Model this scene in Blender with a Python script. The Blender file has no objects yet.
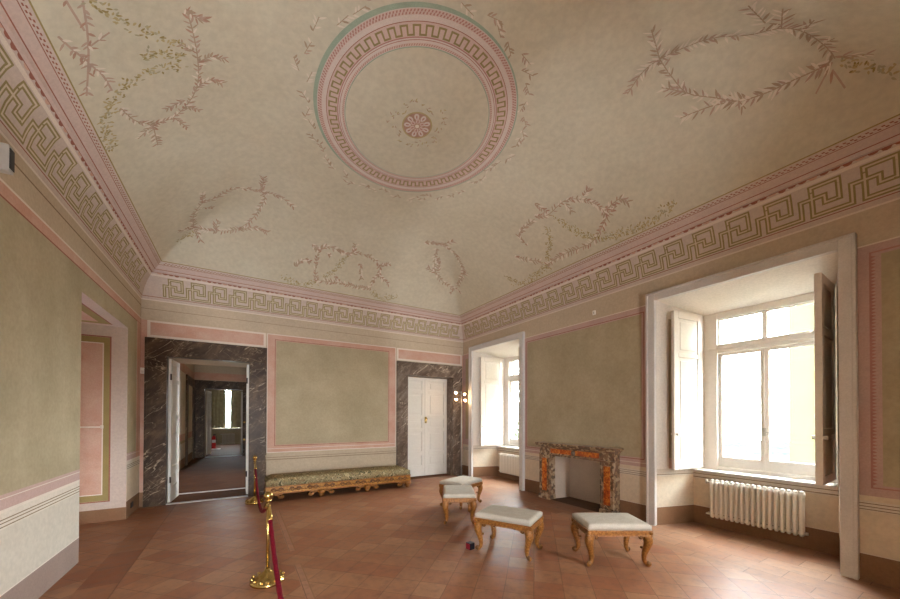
import bpy, bmesh, math, random
from mathutils import Vector, Matrix
random.seed(7)
PI = math.pi
scene = bpy.context.scene
COL = scene.collection

# ------------------------------------------------------------------ materials
def lin(h):
    h = h.lstrip('#')
    o = []
    for i in (0, 2, 4):
        c = int(h[i:i+2], 16) / 255
        o.append(c/12.92 if c <= .04045 else ((c+.055)/1.055)**2.4)
    return tuple(o) + (1,)

M = {}
class NT:
    def __init__(s, name):
        s.m = bpy.data.materials.new(name); s.m.use_nodes = True
        s.t = s.m.node_tree; s.t.nodes.clear()
        s.out = s.n('ShaderNodeOutputMaterial')
        M[name] = s.m
    def n(s, typ, **kw):
        x = s.t.nodes.new(typ)
        for k, v in kw.items():
            if k.startswith('i_'):
                x.inputs[k[2:].replace('_', ' ')].default_value = v
            else: setattr(x, k, v)
        return x
    def l(s, a, b): s.t.links.new(a, b)
    def pos(s, scale=(1, 1, 1), rot=(0, 0, 0), obj=False):
        if obj: src = s.n('ShaderNodeTexCoord').outputs['Object']
        else: src = s.n('ShaderNodeNewGeometry').outputs['Position']
        mp = s.n('ShaderNodeMapping'); mp.inputs['Scale'].default_value = scale; mp.inputs['Rotation'].default_value = rot
        s.l(src, mp.inputs['Vector']); return mp.outputs['Vector']
    def noise(s, vec, scale, detail=4, rough=.55, dist=0):
        x = s.n('ShaderNodeTexNoise'); s.l(vec, x.inputs['Vector'])
        x.inputs['Scale'].default_value = scale; x.inputs['Detail'].default_value = detail
        x.inputs['Roughness'].default_value = rough; x.inputs['Distortion'].default_value = dist
        return x
    def ramp(s, fac, stops, interp='LINEAR'):
        r = s.n('ShaderNodeValToRGB'); cr = r.color_ramp; cr.interpolation = interp
        while len(cr.elements) < len(stops): cr.elements.new(.5)
        for e, (p, c) in zip(cr.elements, stops): e.position = p; e.color = c
        s.l(fac, r.inputs['Fac']); return r.outputs['Color']
    def mix(s, fac, a, b, mode='MIX'):
        x = s.n('ShaderNodeMix', data_type='RGBA', blend_type=mode)
        if isinstance(fac, (int, float)): x.inputs['Factor'].default_value = fac
        else: s.l(fac, x.inputs['Factor'])
        for k, v in ((6, a), (7, b)):
            if isinstance(v, tuple): x.inputs[k].default_value = v
            else: s.l(v, x.inputs[k])
        return x.outputs[2]
    def bsdf(s, color, rough=.8, metal=0, bump=None, bumpd=.01, spec=.3, sheen=0, coat=0):
        b = s.n('ShaderNodeBsdfPrincipled')
        if isinstance(color, tuple): b.inputs['Base Color'].default_value = color
        else: s.l(color, b.inputs['Base Color'])
        if isinstance(rough, (int, float)): b.inputs['Roughness'].default_value = rough
        else: s.l(rough, b.inputs['Roughness'])
        b.inputs['Metallic'].default_value = metal
        b.inputs['Specular IOR Level'].default_value = spec
        if sheen: b.inputs['Sheen Weight'].default_value = sheen
        if coat: b.inputs['Coat Weight'].default_value = coat
        if bump is not None:
            u = s.n('ShaderNodeBump'); u.inputs['Distance'].default_value = bumpd; u.inputs['Strength'].default_value = .5
            s.l(bump, u.inputs['Height']); s.l(u.outputs['Normal'], b.inputs['Normal'])
        s.l(b.outputs[0], s.out.inputs['Surface']); return b

def mulc(c, k): return tuple(min(1, x*k) for x in c[:3]) + (1,)

def plaster(name, hx, var=.12, scale=1.6, rough=.9, spec=.15, tint=None):
    t = NT(name); c = lin(hx); v = t.pos()
    a = t.noise(v, scale, 6, .65); b = t.noise(v, scale*18, 3, .6)
    c2 = lin(tint) if tint else mulc(c, 1-var*1.4)
    col = t.ramp(a.outputs['Fac'], [(.3, c2), (.7, mulc(c, 1+var*.6))])
    col = t.mix(.22, col, t.ramp(b.outputs['Fac'], [(.35, mulc(c, .72)), (.65, mulc(c, 1.2))]))
    t.bsdf(col, rough, bump=b.outputs['Fac'], bumpd=.002, spec=spec)

def plain(name, hx, rough=.5, metal=0, spec=.3, var=.06, scale=20, **kw):
    t = NT(name); c = lin(hx)
    a = t.noise(t.pos(), scale, 3)
    col = t.ramp(a.outputs['Fac'], [(.3, mulc(c, 1-var)), (.7, mulc(c, 1+var))])
    t.bsdf(col, rough, metal, spec=spec, **kw)

plaster('vault_plaster', '#c8c1ae', .10, .8, tint='#beb49e')
plaster('field_olive', '#b0a288', .13, 1.4, tint='#9d9074')
plaster('band_pink', '#c7a797', .10, 3, tint='#c08e7a')
plaster('band_rose', '#bfa29a', .08, 3)
plaster('zone_beige', '#c2b19b', .08, 1.5)
plaster('frieze_pink', '#c8b7ac', .07, 2)
plaster('mould_pink', '#c8b2a9', .06, 2)
plaster('dado_grey', '#c9c0b2', .07, 1.2)
plaster('dado_beige', '#bdac96', .07, 1.2)
plaster('dado_cream', '#d8c8b2', .06, 1.2)
plaster('dado_light', '#d6ccbe', .06, 2)
plaster('base_brown', '#8c6a50', .12, 3, rough=.7)
plaster('base_grey', '#97837a', .08, 3, rough=.7)
plaster('line_white', '#ddd0c4', .05, 5)
plaster('line_dark', '#8a7660', .1, 5)
plaster('line_red', '#9a6455', .15, 6)
plaster('key_olive', '#95865e', .12, 7)
plaster('key_core', '#cdbda6', .08, 7)
plaster('reveal_white', '#e8e0d6', .04, 2)
plaster('reveal_pink', '#e0c6b4', .06, 2)
plaster('stone_trim', '#d4cfcb', .06, 4, rough=.6, spec=.3)
plaster('olive_dark', '#988658', .1, 4)
plaster('leaf_brown', '#ae9882', .15, 9)
plaster('leaf_pink', '#b69c8c', .15, 9)
plaster('leaf_red', '#b08c7a', .15, 9)
plaster('leaf_pale', '#dbcfc0', .08, 9)
plaster('leaf_olive', '#b3a278', .15, 9)
plaster('leaf_sage', '#aaa388', .15, 9)
plaster('ring_green', '#9dab98', .12, 5)
plaster('ring_pale', '#d2c3bb', .06, 4)
plaster('ring_pink', '#cdb3a8', .07, 4)
plaster('ring_red', '#b08078', .14, 8)
plaster('hearth', '#5b473a', .15, 5)
plaster('firebox', '#cdbcab', .1, 3)
plaster('outer_wall', '#b3a58f', .1, 2)
plain('white_paint', '#f0ece6', .45, var=.03)
plain('door_white', '#dfdad2', .5, var=.03)
plain('shutter_white', '#e6dcd2', .5, var=.04)
plain('radiator_white', '#ece8de', .35, var=.02)
plain('lamp_metal', '#c9c6c0', .3, .7)
plain('black_plastic', '#17151a', .4)
plain('grey_plastic', '#b9b6b0', .5)
plain('red_plastic', '#86202a', .4)
plain('red_metal', '#a81c1c', .3)
plain('iron_dark', '#3a2f28', .5, .5)
plain('paper', '#e6dcd6', .8)
plain('curtain', '#aca284', .9, var=.15, scale=6)
plain('brass', '#c6a868', .27, 1, var=.15, scale=14)
plain('bronze', '#7a5a34', .4, .8)

t = NT('gilded_wood'); v = t.pos()
a = t.noise(v, 45, 4, .55)
t.bsdf(t.ramp(a.outputs['Fac'], [(.3, lin('#6c4016')), (.5, lin('#8c5824')), (.75, lin('#ac7638'))]), .42, .2, bump=a.outputs['Fac'], bumpd=.004, spec=.5)
t = NT('gilded_dark'); a = t.noise(t.pos(), 30, 5, .6)
t.bsdf(t.ramp(a.outputs['Fac'], [(.3, lin('#4a2a12')), (.7, lin('#85551f'))]), .45, .2, spec=.5)

t = NT('linen'); v = t.pos()
a = t.noise(v, 160, 2, .6); b = t.noise(v, 14, 4)
w = t.n('ShaderNodeTexWave'); w.inputs['Scale'].default_value = 90; t.l(v, w.inputs['Vector'])
c = t.mix(.5, t.ramp(a.outputs['Fac'], [(.3, lin('#988e80')), (.7, lin('#c8beb0'))]), t.ramp(b.outputs['Fac'], [(.3, lin('#aea496')), (.7, lin('#c0b6a8'))]))
t.bsdf(c, .95, bump=a.outputs['Fac'], bumpd=.002, spec=.1)

t = NT('brocade'); v = t.pos()
n1 = t.noise(v, 5.2, 2, .5, 1.4); n2 = t.noise(v, 60, 2)
B0, BD, BL = lin('#9c8a66'), lin('#4c4936'), lin('#c2ae88')
c1 = t.ramp(n1.outputs['Fac'], [(0, B0), (.36, BD), (.41, BL), (.455, BD), (.48, B0), (.535, lin('#7a5f48')), (.56, B0), (.60, BD), (.64, BL), (.70, B0)], 'CONSTANT')
c2 = t.mix(.25, c1, t.ramp(n2.outputs['Fac'], [(.3, lin('#5c563e')), (.7, lin('#a89a72'))]))
t.bsdf(c2, .9, bump=n2.outputs['Fac'], bumpd=.003, spec=.1)
t = NT('gilded_bright'); a = t.noise(t.pos(), 30, 4, .55)
t.bsdf(t.ramp(a.outputs['Fac'], [(.3, lin('#8a5a20')), (.5, lin('#a8722e')), (.75, lin('#c48e44'))]), .42, .2, spec=.5)

t = NT('velvet_red'); a = t.noise(t.pos(), 120, 2)
t.bsdf(t.ramp(a.outputs['Fac'], [(.3, lin('#480612')), (.7, lin('#760f20'))]), .85, bump=a.outputs['Fac'], bumpd=.004, spec=.12)

def marble(name, dark, mid, light, vein):
    t = NT(name); v = t.pos(rot=(.35, .8, .15))
    def dpos(ang, sc):
        m2 = t.n('ShaderNodeMapping'); m2.inputs['Scale'].default_value = sc; t.l(t.pos(rot=(.12, ang, .2)), m2.inputs['Vector']); return m2.outputs['Vector']
    n1 = t.noise(dpos(.85, (.5, 1, 1.1)), 4.2, 9, .72, .6)
    base = t.ramp(n1.outputs['Fac'], [(.3, lin(dark)), (.5, lin(mid)), (.72, lin(light))])
    def veins(ang, sc, scale, dist, wdt, amp, thr):
        n = t.noise(dpos(ang, sc), scale, 3, .5, dist)
        r = t.ramp(n.outputs['Fac'], [(.5-wdt, (0, 0, 0, 1)), (.5, (amp,)*3+(1,)), (.5+wdt, (0, 0, 0, 1))])
        m = t.noise(v, 2.6+ang, 3); mk = t.ramp(m.outputs['Fac'], [(thr, (0, 0, 0, 1)), (thr+.08, (1, 1, 1, 1))])
        return t.mix(1, r, mk, 'MULTIPLY')
    c = t.mix(veins(.85, (.22, 1, 1.5), 7, .25, .010, .38, .44), base, lin(vein))
    c = t.mix(veins(.62, (.16, 1, 1.2), 3.2, .3, .007, 1, .46), c, lin(vein))
    c = t.mix(veins(-.5, (.3, 1, 1.2), 4.5, .4, .006, .8, .52), c, lin(vein))
    t.bsdf(c, .42, spec=.18)
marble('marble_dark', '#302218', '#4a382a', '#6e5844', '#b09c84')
marble('marble_brown', '#44362c', '#66564a', '#958579', '#d8c8b4')

t = NT('breccia'); v = t.pos()
n0 = t.noise(v, 9, 3); dv = t.mix(.05, v, n0.outputs['Color'])
vo = t.n('ShaderNodeTexVoronoi', feature='F1'); vo.inputs['Scale'].default_value = 19; t.l(dv, vo.inputs['Vector'])
sp = t.n('ShaderNodeSeparateColor'); t.l(vo.outputs['Color'], sp.inputs[0])
c = t.ramp(sp.outputs[0], [(0, lin('#4a3628')), (.25, lin('#8a6a4c')), (.45, lin('#b09878')), (.62, lin('#6a4634')), (.8, lin('#c8b498')), (.92, lin('#39302a'))], 'CONSTANT')
n2 = t.noise(v, 30, 4); c = t.mix(.35, c, t.ramp(n2.outputs['Fac'], [(.3, lin('#5a4434')), (.7, lin('#b89a7c'))]))
t.bsdf(c, .3, spec=.5)
t = NT('inlay_orange'); n1 = t.noise(t.pos(), 16, 5, .6, .8)
t.bsdf(t.ramp(n1.outputs['Fac'], [(.3, lin('#6e2416')), (.45, lin('#b0501e')), (.56, lin('#cf7a2a')), (.68, lin('#dca250')), (.8, lin('#8a3a22'))]), .28, spec=.5)

def tiles(name, rot, w, h, off, c1, c2, mort, dark, rough=(.36, .58), spec=.17):
    t = NT(name); v = t.pos(rot=(0, 0, rot))
    nd = t.noise(v, 2.2, 3); dv = t.mix(.012, v, nd.outputs['Color'])
    br = t.n('ShaderNodeTexBrick'); br.offset = off; br.squash = 1
    br.inputs['Scale'].default_value = 1; br.inputs['Brick Width'].default_value = w; br.inputs['Row Height'].default_value = h
    br.inputs['Mortar Size'].default_value = .0035; br.inputs['Mortar Smooth'].default_value = .3; br.inputs['Bias'].default_value = 0
    br.inputs['Color1'].default_value = lin(c1); br.inputs['Color2'].default_value = lin(c2); br.inputs['Mortar'].default_value = lin(mort)
    t.l(dv, br.inputs['Vector'])
    g = t.pos()
    n1 = t.noise(g, 1.3, 6, .7); n2 = t.noise(g, 9, 6, .7)
    c = t.mix(t.ramp(n1.outputs['Fac'], [(.42, (0, 0, 0, 1)), (.72, (.55, .55, .55, 1))]), br.outputs['Color'], lin(dark))
    c = t.mix(.62, c, t.mix(1, c, t.ramp(n2.outputs['Fac'], [(.28, (.45, .40, .36, 1)), (.5, (1, 1, 1, 1)), (.72, (1.3, 1.27, 1.25, 1))]), 'MULTIPLY'))
    ro = t.ramp(n2.outputs['Fac'], [(.3, (rough[0],)*3+(1,)), (.7, (rough[1],)*3+(1,))])
    hgt = t.mix(.3, t.ramp(br.outputs['Fac'], [(0, (1, 1, 1, 1)), (1, (0, 0, 0, 1))]), n2.outputs['Color'])
    t.bsdf(c, ro, bump=hgt, bumpd=.004, spec=spec)
tiles('terracotta', PI/4, .28, .28, 0, '#8a5940', '#987054', '#6c4e38', '#764832')
tiles('terracotta_straight', PI/2, .52, .27, .5, '#855c44', '#927058', '#664c3a', '#764e38', (.42, .62), .15)
tiles('terracotta_strip', PI/2, .5, .34, .4, '#7e4e36', '#8c5f44', '#66462f', '#6a4028')
tiles('floor_seam', PI/2, .6, .09, .3, '#946852', '#9c745c', '#6a4e3c', '#7c503a')
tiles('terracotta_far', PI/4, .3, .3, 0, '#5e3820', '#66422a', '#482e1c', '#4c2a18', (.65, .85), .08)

t = NT('glass')
tr = t.n('ShaderNodeBsdfTransparent'); tr.inputs[0].default_value = (.96, .98, .97, 1)
gl = t.n('ShaderNodeBsdfGlossy'); gl.inputs['Roughness'].default_value = .02
lw = t.n('ShaderNodeLayerWeight'); pw = t.n('ShaderNodeMath', operation='POWER'); t.l(lw.outputs['Facing'], pw.inputs[0]); pw.inputs[1].default_value = 5
fr = t.n('ShaderNodeMath', operation='MULTIPLY_ADD'); t.l(pw.outputs[0], fr.inputs[0]); fr.inputs[1].default_value = .5; fr.inputs[2].default_value = .035
mx = t.n('ShaderNodeMixShader'); t.l(fr.outputs[0], mx.inputs[0]); t.l(tr.outputs[0], mx.inputs[1]); t.l(gl.outputs[0], mx.inputs[2])
t.l(mx.outputs[0], t.out.inputs['Surface'])

t = NT('lamp_bulb'); e = t.n('ShaderNodeEmission'); e.inputs[0].default_value = (1, .62, .3, 1); e.inputs[1].default_value = 160
t.l(e.outputs[0], t.out.inputs['Surface'])

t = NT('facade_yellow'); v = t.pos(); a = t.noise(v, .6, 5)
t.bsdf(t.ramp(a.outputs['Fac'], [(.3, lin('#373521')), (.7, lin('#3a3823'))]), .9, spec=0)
t = NT('landscape'); v = t.pos(); a = t.noise(v, .05, 8, .7); b = t.noise(v, .4, 3)
c = t.ramp(a.outputs['Fac'], [(.35, lin('#18221c')), (.48, lin('#1e2624')), (.55, lin('#363a3c')), (.7, lin('#1c2428'))])
t.bsdf(t.mix(.4, c, t.ramp(b.outputs['Fac'], [(.4, lin('#182016')), (.6, lin('#34383a'))])), .95, spec=0)
t = NT('tree_leaf'); a = t.noise(t.pos(), 3, 3)
t.bsdf(t.ramp(a.outputs['Fac'], [(.3, lin('#262e1a')), (.7, lin('#3c4426'))]), .7)
plain('tree_bark', '#5a4a3a', .9)

# ------------------------------------------------------------------ mesh builder
class MB:
    def __init__(s): s.v = []; s.f = []; s.m = []; s.s = []
    def add(s, vs, fs, m, smooth=False):
        o = len(s.v); s.v += [tuple(v) for v in vs]
        for f in fs: s.f.append([i+o for i in f]); s.m.append(m); s.s.append(smooth)
    def quad(s, a, b, c, d, m): s.add([a, b, c, d], [(0, 1, 2, 3)], m)
    def box(s, x0, x1, y0, y1, z0, z1, m):
        s.add([(x0, y0, z0), (x1, y0, z0), (x1, y1, z0), (x0, y1, z0), (x0, y0, z1), (x1, y0, z1), (x1, y1, z1), (x0, y1, z1)],
              [(0, 3, 2, 1), (4, 5, 6, 7), (0, 1, 5, 4), (1, 2, 6, 5), (2, 3, 7, 6), (3, 0, 4, 7)], m)
    def prism(s, poly, z0, z1, m):
        n = len(poly)
        if sum(poly[i][0]*poly[(i+1) % n][1]-poly[(i+1) % n][0]*poly[i][1] for i in range(n)) < 0: poly = poly[::-1]
        s.add([(x, y, z0) for x, y in poly]+[(x, y, z1) for x, y in poly],
              [tuple(range(n))[::-1], tuple(range(n, 2*n))]+[(i, (i+1) % n, n+(i+1) % n, n+i) for i in range(n)], m)
    def sweep(s, prof, p0, p1, m):            # closed 3-D polygon prof0 at p0 offset to p1 (list of points, shifted by vector)
        n = len(prof); d = Vector(p1)-Vector(p0)
        a = [Vector(p)+Vector(p0) for p in prof]; b = [q+d for q in a]
        s.add(a+b, [tuple(range(n)), tuple(range(n, 2*n))[::-1]]+[(i, n+i, n+(i+1) % n, (i+1) % n) for i in range(n)], m)
    def tube(s, path, r, m, n=10, caps=True):
        P = [Vector(p) for p in path]; k = len(P)
        R = r if isinstance(r, (list, tuple)) else [r]*k
        T = [(P[min(i+1, k-1)]-P[max(i-1, 0)]).normalized() for i in range(k)]
        up = Vector((0, 0, 1)) if abs(T[0].z) < .9 else Vector((1, 0, 0))
        nx = T[0].cross(up).normalized(); vs = []
        for i in range(k):
            nx = (nx-T[i]*nx.dot(T[i])).normalized(); ny = T[i].cross(nx)
            for j in range(n):
                a = 2*PI*j/n; vs.append(P[i]+(nx*math.cos(a)+ny*math.sin(a))*R[i])
        fs = [(i*n+j, i*n+(j+1) % n, (i+1)*n+(j+1) % n, (i+1)*n+j) for i in range(k-1) for j in range(n)]
        if caps: fs += [tuple(range(n))[::-1], tuple(range((k-1)*n, k*n))]
        s.add(vs, fs, m, True)
    def lathe(s, prof, m, c=(0, 0, 0), n=24, axis='z', sx=1, sy=1):
        vs = []
        for r, z in prof:
            for j in range(n):
                a = 2*PI*j/n; p = (r*math.cos(a)*sx, r*math.sin(a)*sy, z)
                if axis == 'x': p = (p[2], p[0], p[1])
                if axis == 'y': p = (p[0], p[2], p[1])
                vs.append((p[0]+c[0], p[1]+c[1], p[2]+c[2]))
        k = len(prof)
        fs = [(i*n+j, i*n+(j+1) % n, (i+1)*n+(j+1) % n, (i+1)*n+j) for i in range(k-1) for j in range(n)]
        fs += [tuple(range(n))[::-1], tuple(range((k-1)*n, k*n))]
        s.add(vs, fs, m, True)
    def ball(s, c, r, m, n=14, k=8, sz=1):
        s.lathe([(max(1e-4, r*math.sin(PI*i/k)), -r*sz*math.cos(PI*i/k)) for i in range(k+1)], m, c, n)
    def build(s, name, parent=None, bevel=0, seg=2, xf=None, kind=None):
        me = bpy.data.meshes.new(name)
        vs = [tuple(xf @ Vector(v)) for v in s.v] if xf else s.v
        me.from_pydata(vs, [], s.f)
        names = []
        for m in s.m:
            if m not in names: names.append(m)
        for m in names: me.materials.append(M[m])
        ix = {m: i for i, m in enumerate(names)}
        me.polygons.foreach_set('material_index', [ix[m] for m in s.m])
        me.polygons.foreach_set('use_smooth', s.s)
        me.update()
        o = bpy.data.objects.new(name, me); COL.objects.link(o)
        if parent: o.parent = parent
        if kind: o['kind'] = kind
        if bevel:
            b = o.modifiers.new('Bevel', 'BEVEL'); b.width = bevel; b.segments = seg; b.limit_method = 'ANGLE'; b.angle_limit = .6
        return o

def thing(name, label, cat, loc=(0, 0, 0), rz=0, group=None):
    o = bpy.data.objects.new(name, None); COL.objects.link(o)
    o.empty_display_size = .1
    o.location = loc; o.rotation_euler = (0, 0, rz); tag(o, label, cat, group); return o
def tag(o, label, cat, group=None):
    o['label'] = label; o['category'] = cat
    if group: o['group'] = group
    return o
def setting(name, loc=(0, 0, 0), rz=0):
    o = bpy.data.objects.new(name, None); COL.objects.link(o); o.location = loc; o.rotation_euler = (0, 0, rz); o['kind'] = 'structure'; return o
def dup(root, loc, rz, label, group=None):
    r = root.copy(); COL.objects.link(r); r.location = loc; r.rotation_euler = (0, 0, rz); r['label'] = label
    if group: r['group'] = group
    for ch in list(root.children):
        c = ch.copy(); COL.objects.link(c); c.parent = r
        for g in ch.children:
            d = g.copy(); COL.objects.link(d); d.parent = c
    return r

# ------------------------------------------------------------------ room dimensions
XL, XR, YB, YF = -1.59, 5.58, 8.46, -.14
ZC = 4.53

def paint(mb, A, B, nrm, z0, z1, m, layer=1):
    o = Vector((nrm[0], nrm[1]))*.0012*layer
    mb.quad((A[0]+o.x, A[1]+o.y, z0), (B[0]+o.x, B[1]+o.y, z0), (B[0]+o.x, B[1]+o.y, z1), (A[0]+o.x, A[1]+o.y, z1), m)
class Face:
    """a vertical wall face, painted in (u, z)"""
    def __init__(s, mb, axis, c, n): s.mb, s.axis, s.c, s.n = mb, axis, c, n
    def p(s, u): return (u, s.c) if s.axis == 'x' else (s.c, u)
    def nv(s): return (0, s.n) if s.axis == 'x' else (s.n, 0)
    def r(s, u0, u1, z0, z1, m, layer=1): paint(s.mb, s.p(u0), s.p(u1), s.nv(), z0, z1, m, layer)
    def frame(s, u0, u1, z0, z1, w, m, layer=1):
        s.r(u0, u1, z0, z0+w, m, layer); s.r(u0, u1, z1-w, z1, m, layer)
        s.r(u0, u0+w, z0+w, z1-w, m, layer); s.r(u1-w, u1, z0+w, z1-w, m, layer)
def wall_boxes(mb, axis, p0, p1, u0, u1, z0, z1, holes, m):
    cuts = sorted({u0, u1} | {h[0] for h in holes} | {h[1] for h in holes})
    for a, b in zip(cuts, cuts[1:]):
        hs = sorted((h[2], h[3]) for h in holes if h[0] <= a+1e-6 and h[1] >= b-1e-6)
        z = z0
        for h0, h1 in hs+[(z1, z1)]:
            if h0 > z+1e-6:
                if axis == 'x': mb.box(a, b, p0, p1, z, h0, m)
                else: mb.box(p0, p1, a, b, z, h0, m)
            z = max(z, h1)

# ------------------------------------------------------------------ floor
mb = MB()
mb.box(-2.7, 6.9, -.7, 8.46, -.2, 0, 'terracotta')
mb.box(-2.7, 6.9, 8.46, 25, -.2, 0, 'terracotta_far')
def fl(x0, x1, y0, y1, m, l=1): mb.quad((x0, y0, .001*l), (x1, y0, .001*l), (x1, y1, .001*l), (x0, y1, .001*l), m)
fl(-1.35, -1.03, -.1, 8.46, 'terracotta_strip')
fl(.53, .60, 4.75, 6.9, 'floor_seam'); fl(.53, .60, 2.2, 4.3, 'floor_seam')
fl(.60, .611, 4.75, 6.9, 'base_brown'); fl(.60, .611, 2.2, 4.3, 'base_brown')
fl(4.72, 6.3, -.1, 8.46, 'terracotta_straight')
mb.build('floor', kind='structure')

# ------------------------------------------------------------------ left wall with its deep painted opening
mb = MB()
wall_boxes(mb, 'y', -2.75, XL, -.7, 9.42, 0, 4.75, [(5.66, 7.60, 0, 3.14)], 'zone_beige')
mb.box(-2.85, -2.75, 5.4, 7.9, 0, 3.4, 'zone_beige')
F = Face(mb, 'y', XL, 1)
for a, b in ((YF, 5.66), (7.60, YB)):
    F.r(a, b, 0, .285, 'base_grey' if a < 5 else 'base_brown')
    F.r(a, b, .285, .80, 'dado_grey' if a < 5 else 'dado_cream'); F.r(a, b, .285, .295, 'line_white', 2)
    F.r(a, b, .80, .93, 'dado_light')
    for z in (.815, .845, .872): F.r(a, b, z, z+.009, 'line_dark', 2)
    F.r(a, b, .93, .955, 'line_white', 2)
    F.r(a, b, .955, 1.075, 'band_rose'); F.r(a, b, 1.04, 1.047, 'line_white', 2)
    F.r(a, b, 1.075, 3.395, 'field_olive')
F.r(5.66, 7.60, 3.14, 3.395, 'field_olive')
F.r(YF, YB, 3.385, 3.40, 'line_red', 2)
F.r(YF, YB, 3.40, 3.505, 'band_pink'); F.r(YF, YB, 3.505, 3.525, 'line_white')
F.r(YF, YB, 3.745, 3.76, 'line_dark')
F.r(8.19, YB, .955, 3.395, 'band_pink', 2); F.r(8.165, 8.18, 1.075, 3.385, 'line_white', 2)
F.r(8.30, 8.31, 1.0, 3.40, 'line_red', 3)
# painted jamb of the opening (faces the room's front) and its soffit
G = Face(mb, 'x', 7.60, -1)
G.r(-2.75, XL, 0, .20, 'base_brown'); G.r(-2.75, XL, .20, 3.14, 'frieze_pink')
G.frame(-2.60, -1.785, .315, 2.97, .018, 'line_red', 2)
G.r(-2.58, -1.803, .335, 2.95, 'olive_dark', 2)
G.r(-2.51, -1.873, .43, 2.86, 'line_white', 3); G.r(-2.50, -1.887, .445, 2.845, 'band_pink', 4)
z = 3.14
def sof(x0, x1, y0, y1, m, l): mb.quad((x0, y0, z-.0012*l), (x0, y1, z-.0012*l), (x1, y1, z-.0012*l), (x1, y0, z-.0012*l), m)
sof(-2.75, XL, 5.66, 7.6, 'mould_pink', 1); sof(-2.62, -1.74, 5.8, 7.46, 'line_red', 2); sof(-2.60, -1.76, 5.82, 7.44, 'olive_dark', 3); sof(-2.5, -1.87, 5.95, 7.32, 'band_pink', 4)
# iron bolt across the painted panel
mb.tube([(-2.4, 7.585, 1.513), (-1.875, 7.585, 1.513)], .011, 'line_white', 8)
mb.tube([(-1.885, 7.585, 1.49), (-1.885, 7.585, 1.54)], .02, 'line_white', 8)
mb.build('wall_left', kind='structure')

# ------------------------------------------------------------------ back wall
D1 = (-1.205, .16, 2.83); D2 = (3.80, 5.215, 2.80)
mb = MB()
wall_boxes(mb, 'x', YB, 9.42, XL, 6.9, 0, 4.75, [(D1[0], D1[1], 0, D1[2]), (D2[0], D2[1], 0, D2[2])], 'zone_beige')
mb.box(D2[0], D2[1], 9.32, 9.42, 0, 2.8, 'zone_beige')
F = Face(mb, 'x', YB, -1)
F.r(.485, 3.48, 0, .27, 'base_brown'); F.r(.485, 3.48, .27, .73, 'dado_beige'); F.r(.485, 3.48, .27, .28, 'line_white', 2)
F.r(.485, 3.48, .73, .80, 'dado_beige'); F.r(.485, 3.48, .735, .75, 'line_dark', 2); F.r(.485, 3.48, .785, .795, 'line_dark', 2)
F.r(.485, 3.48, .80, .89, 'dado_beige')
F.r(.485, 3.475, .89, 3.49, 'band_pink')
F.frame(.485, 3.475, .89, 3.49, .018, 'line_white', 2)
F.r(.665, 3.262, 1.06, 3.35, 'field_olive', 2); F.frame(.64, 3.285, 1.035, 3.375, .012, 'line_red', 3)
F.r(.485, 3.475, .975, .985, 'line_white', 2)
for a, b in ((-1.50, .465), (3.50, 5.53)):
    F.r(a, b, 3.17, 3.49, 'line_white'); F.r(a+.045, b-.045, 3.215, 3.455, 'band_pink', 2)
F.r(XL, -1.50, 0, 3.49, 'band_pink'); F.r(5.53, XR, .80, 3.47, 'band_pink'); F.r(5.53, XR, 0, .27, 'base_brown'); F.r(XL, -1.5, 0, .27, 'base_brown', 2)
F.r(XL, XR, 3.70, 3.707, 'line_dark')
mb.build('wall_back', kind='structure')

# ------------------------------------------------------------------ right wall with the two window recesses and the firebox
W1 = (6.01, 7.94); W2 = (1.01, 2.95)          # clear recess openings at the wall face
ZS, ZT = .86, 3.52                             # sill top and recess head
FB = (3.825, 4.99, .93)                         # firebox
mb = MB()
def recess(w):
    a, b = w; return (a, a+.19, b, b-.28)      # near face, near frame, far face, far frame
n1, n1f, f1, f1f = recess(W1); n2, n2f, f2, f2f = recess(W2)
XF, XO = 6.5, 6.85
def pier(y0, y0f, y1, y1f, z0, z1):
    mb.prism([(XR, y0), (XF, y0f), (XO, y0f), (XO, y1f), (XF, y1f), (XR, y1)], z0, z1, 'zone_beige')
pier(-.7, -.7, n2, n2f, 0, 4.75)
pier(f1, f1f, 9.42, 9.42, 0, 4.75)
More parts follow.
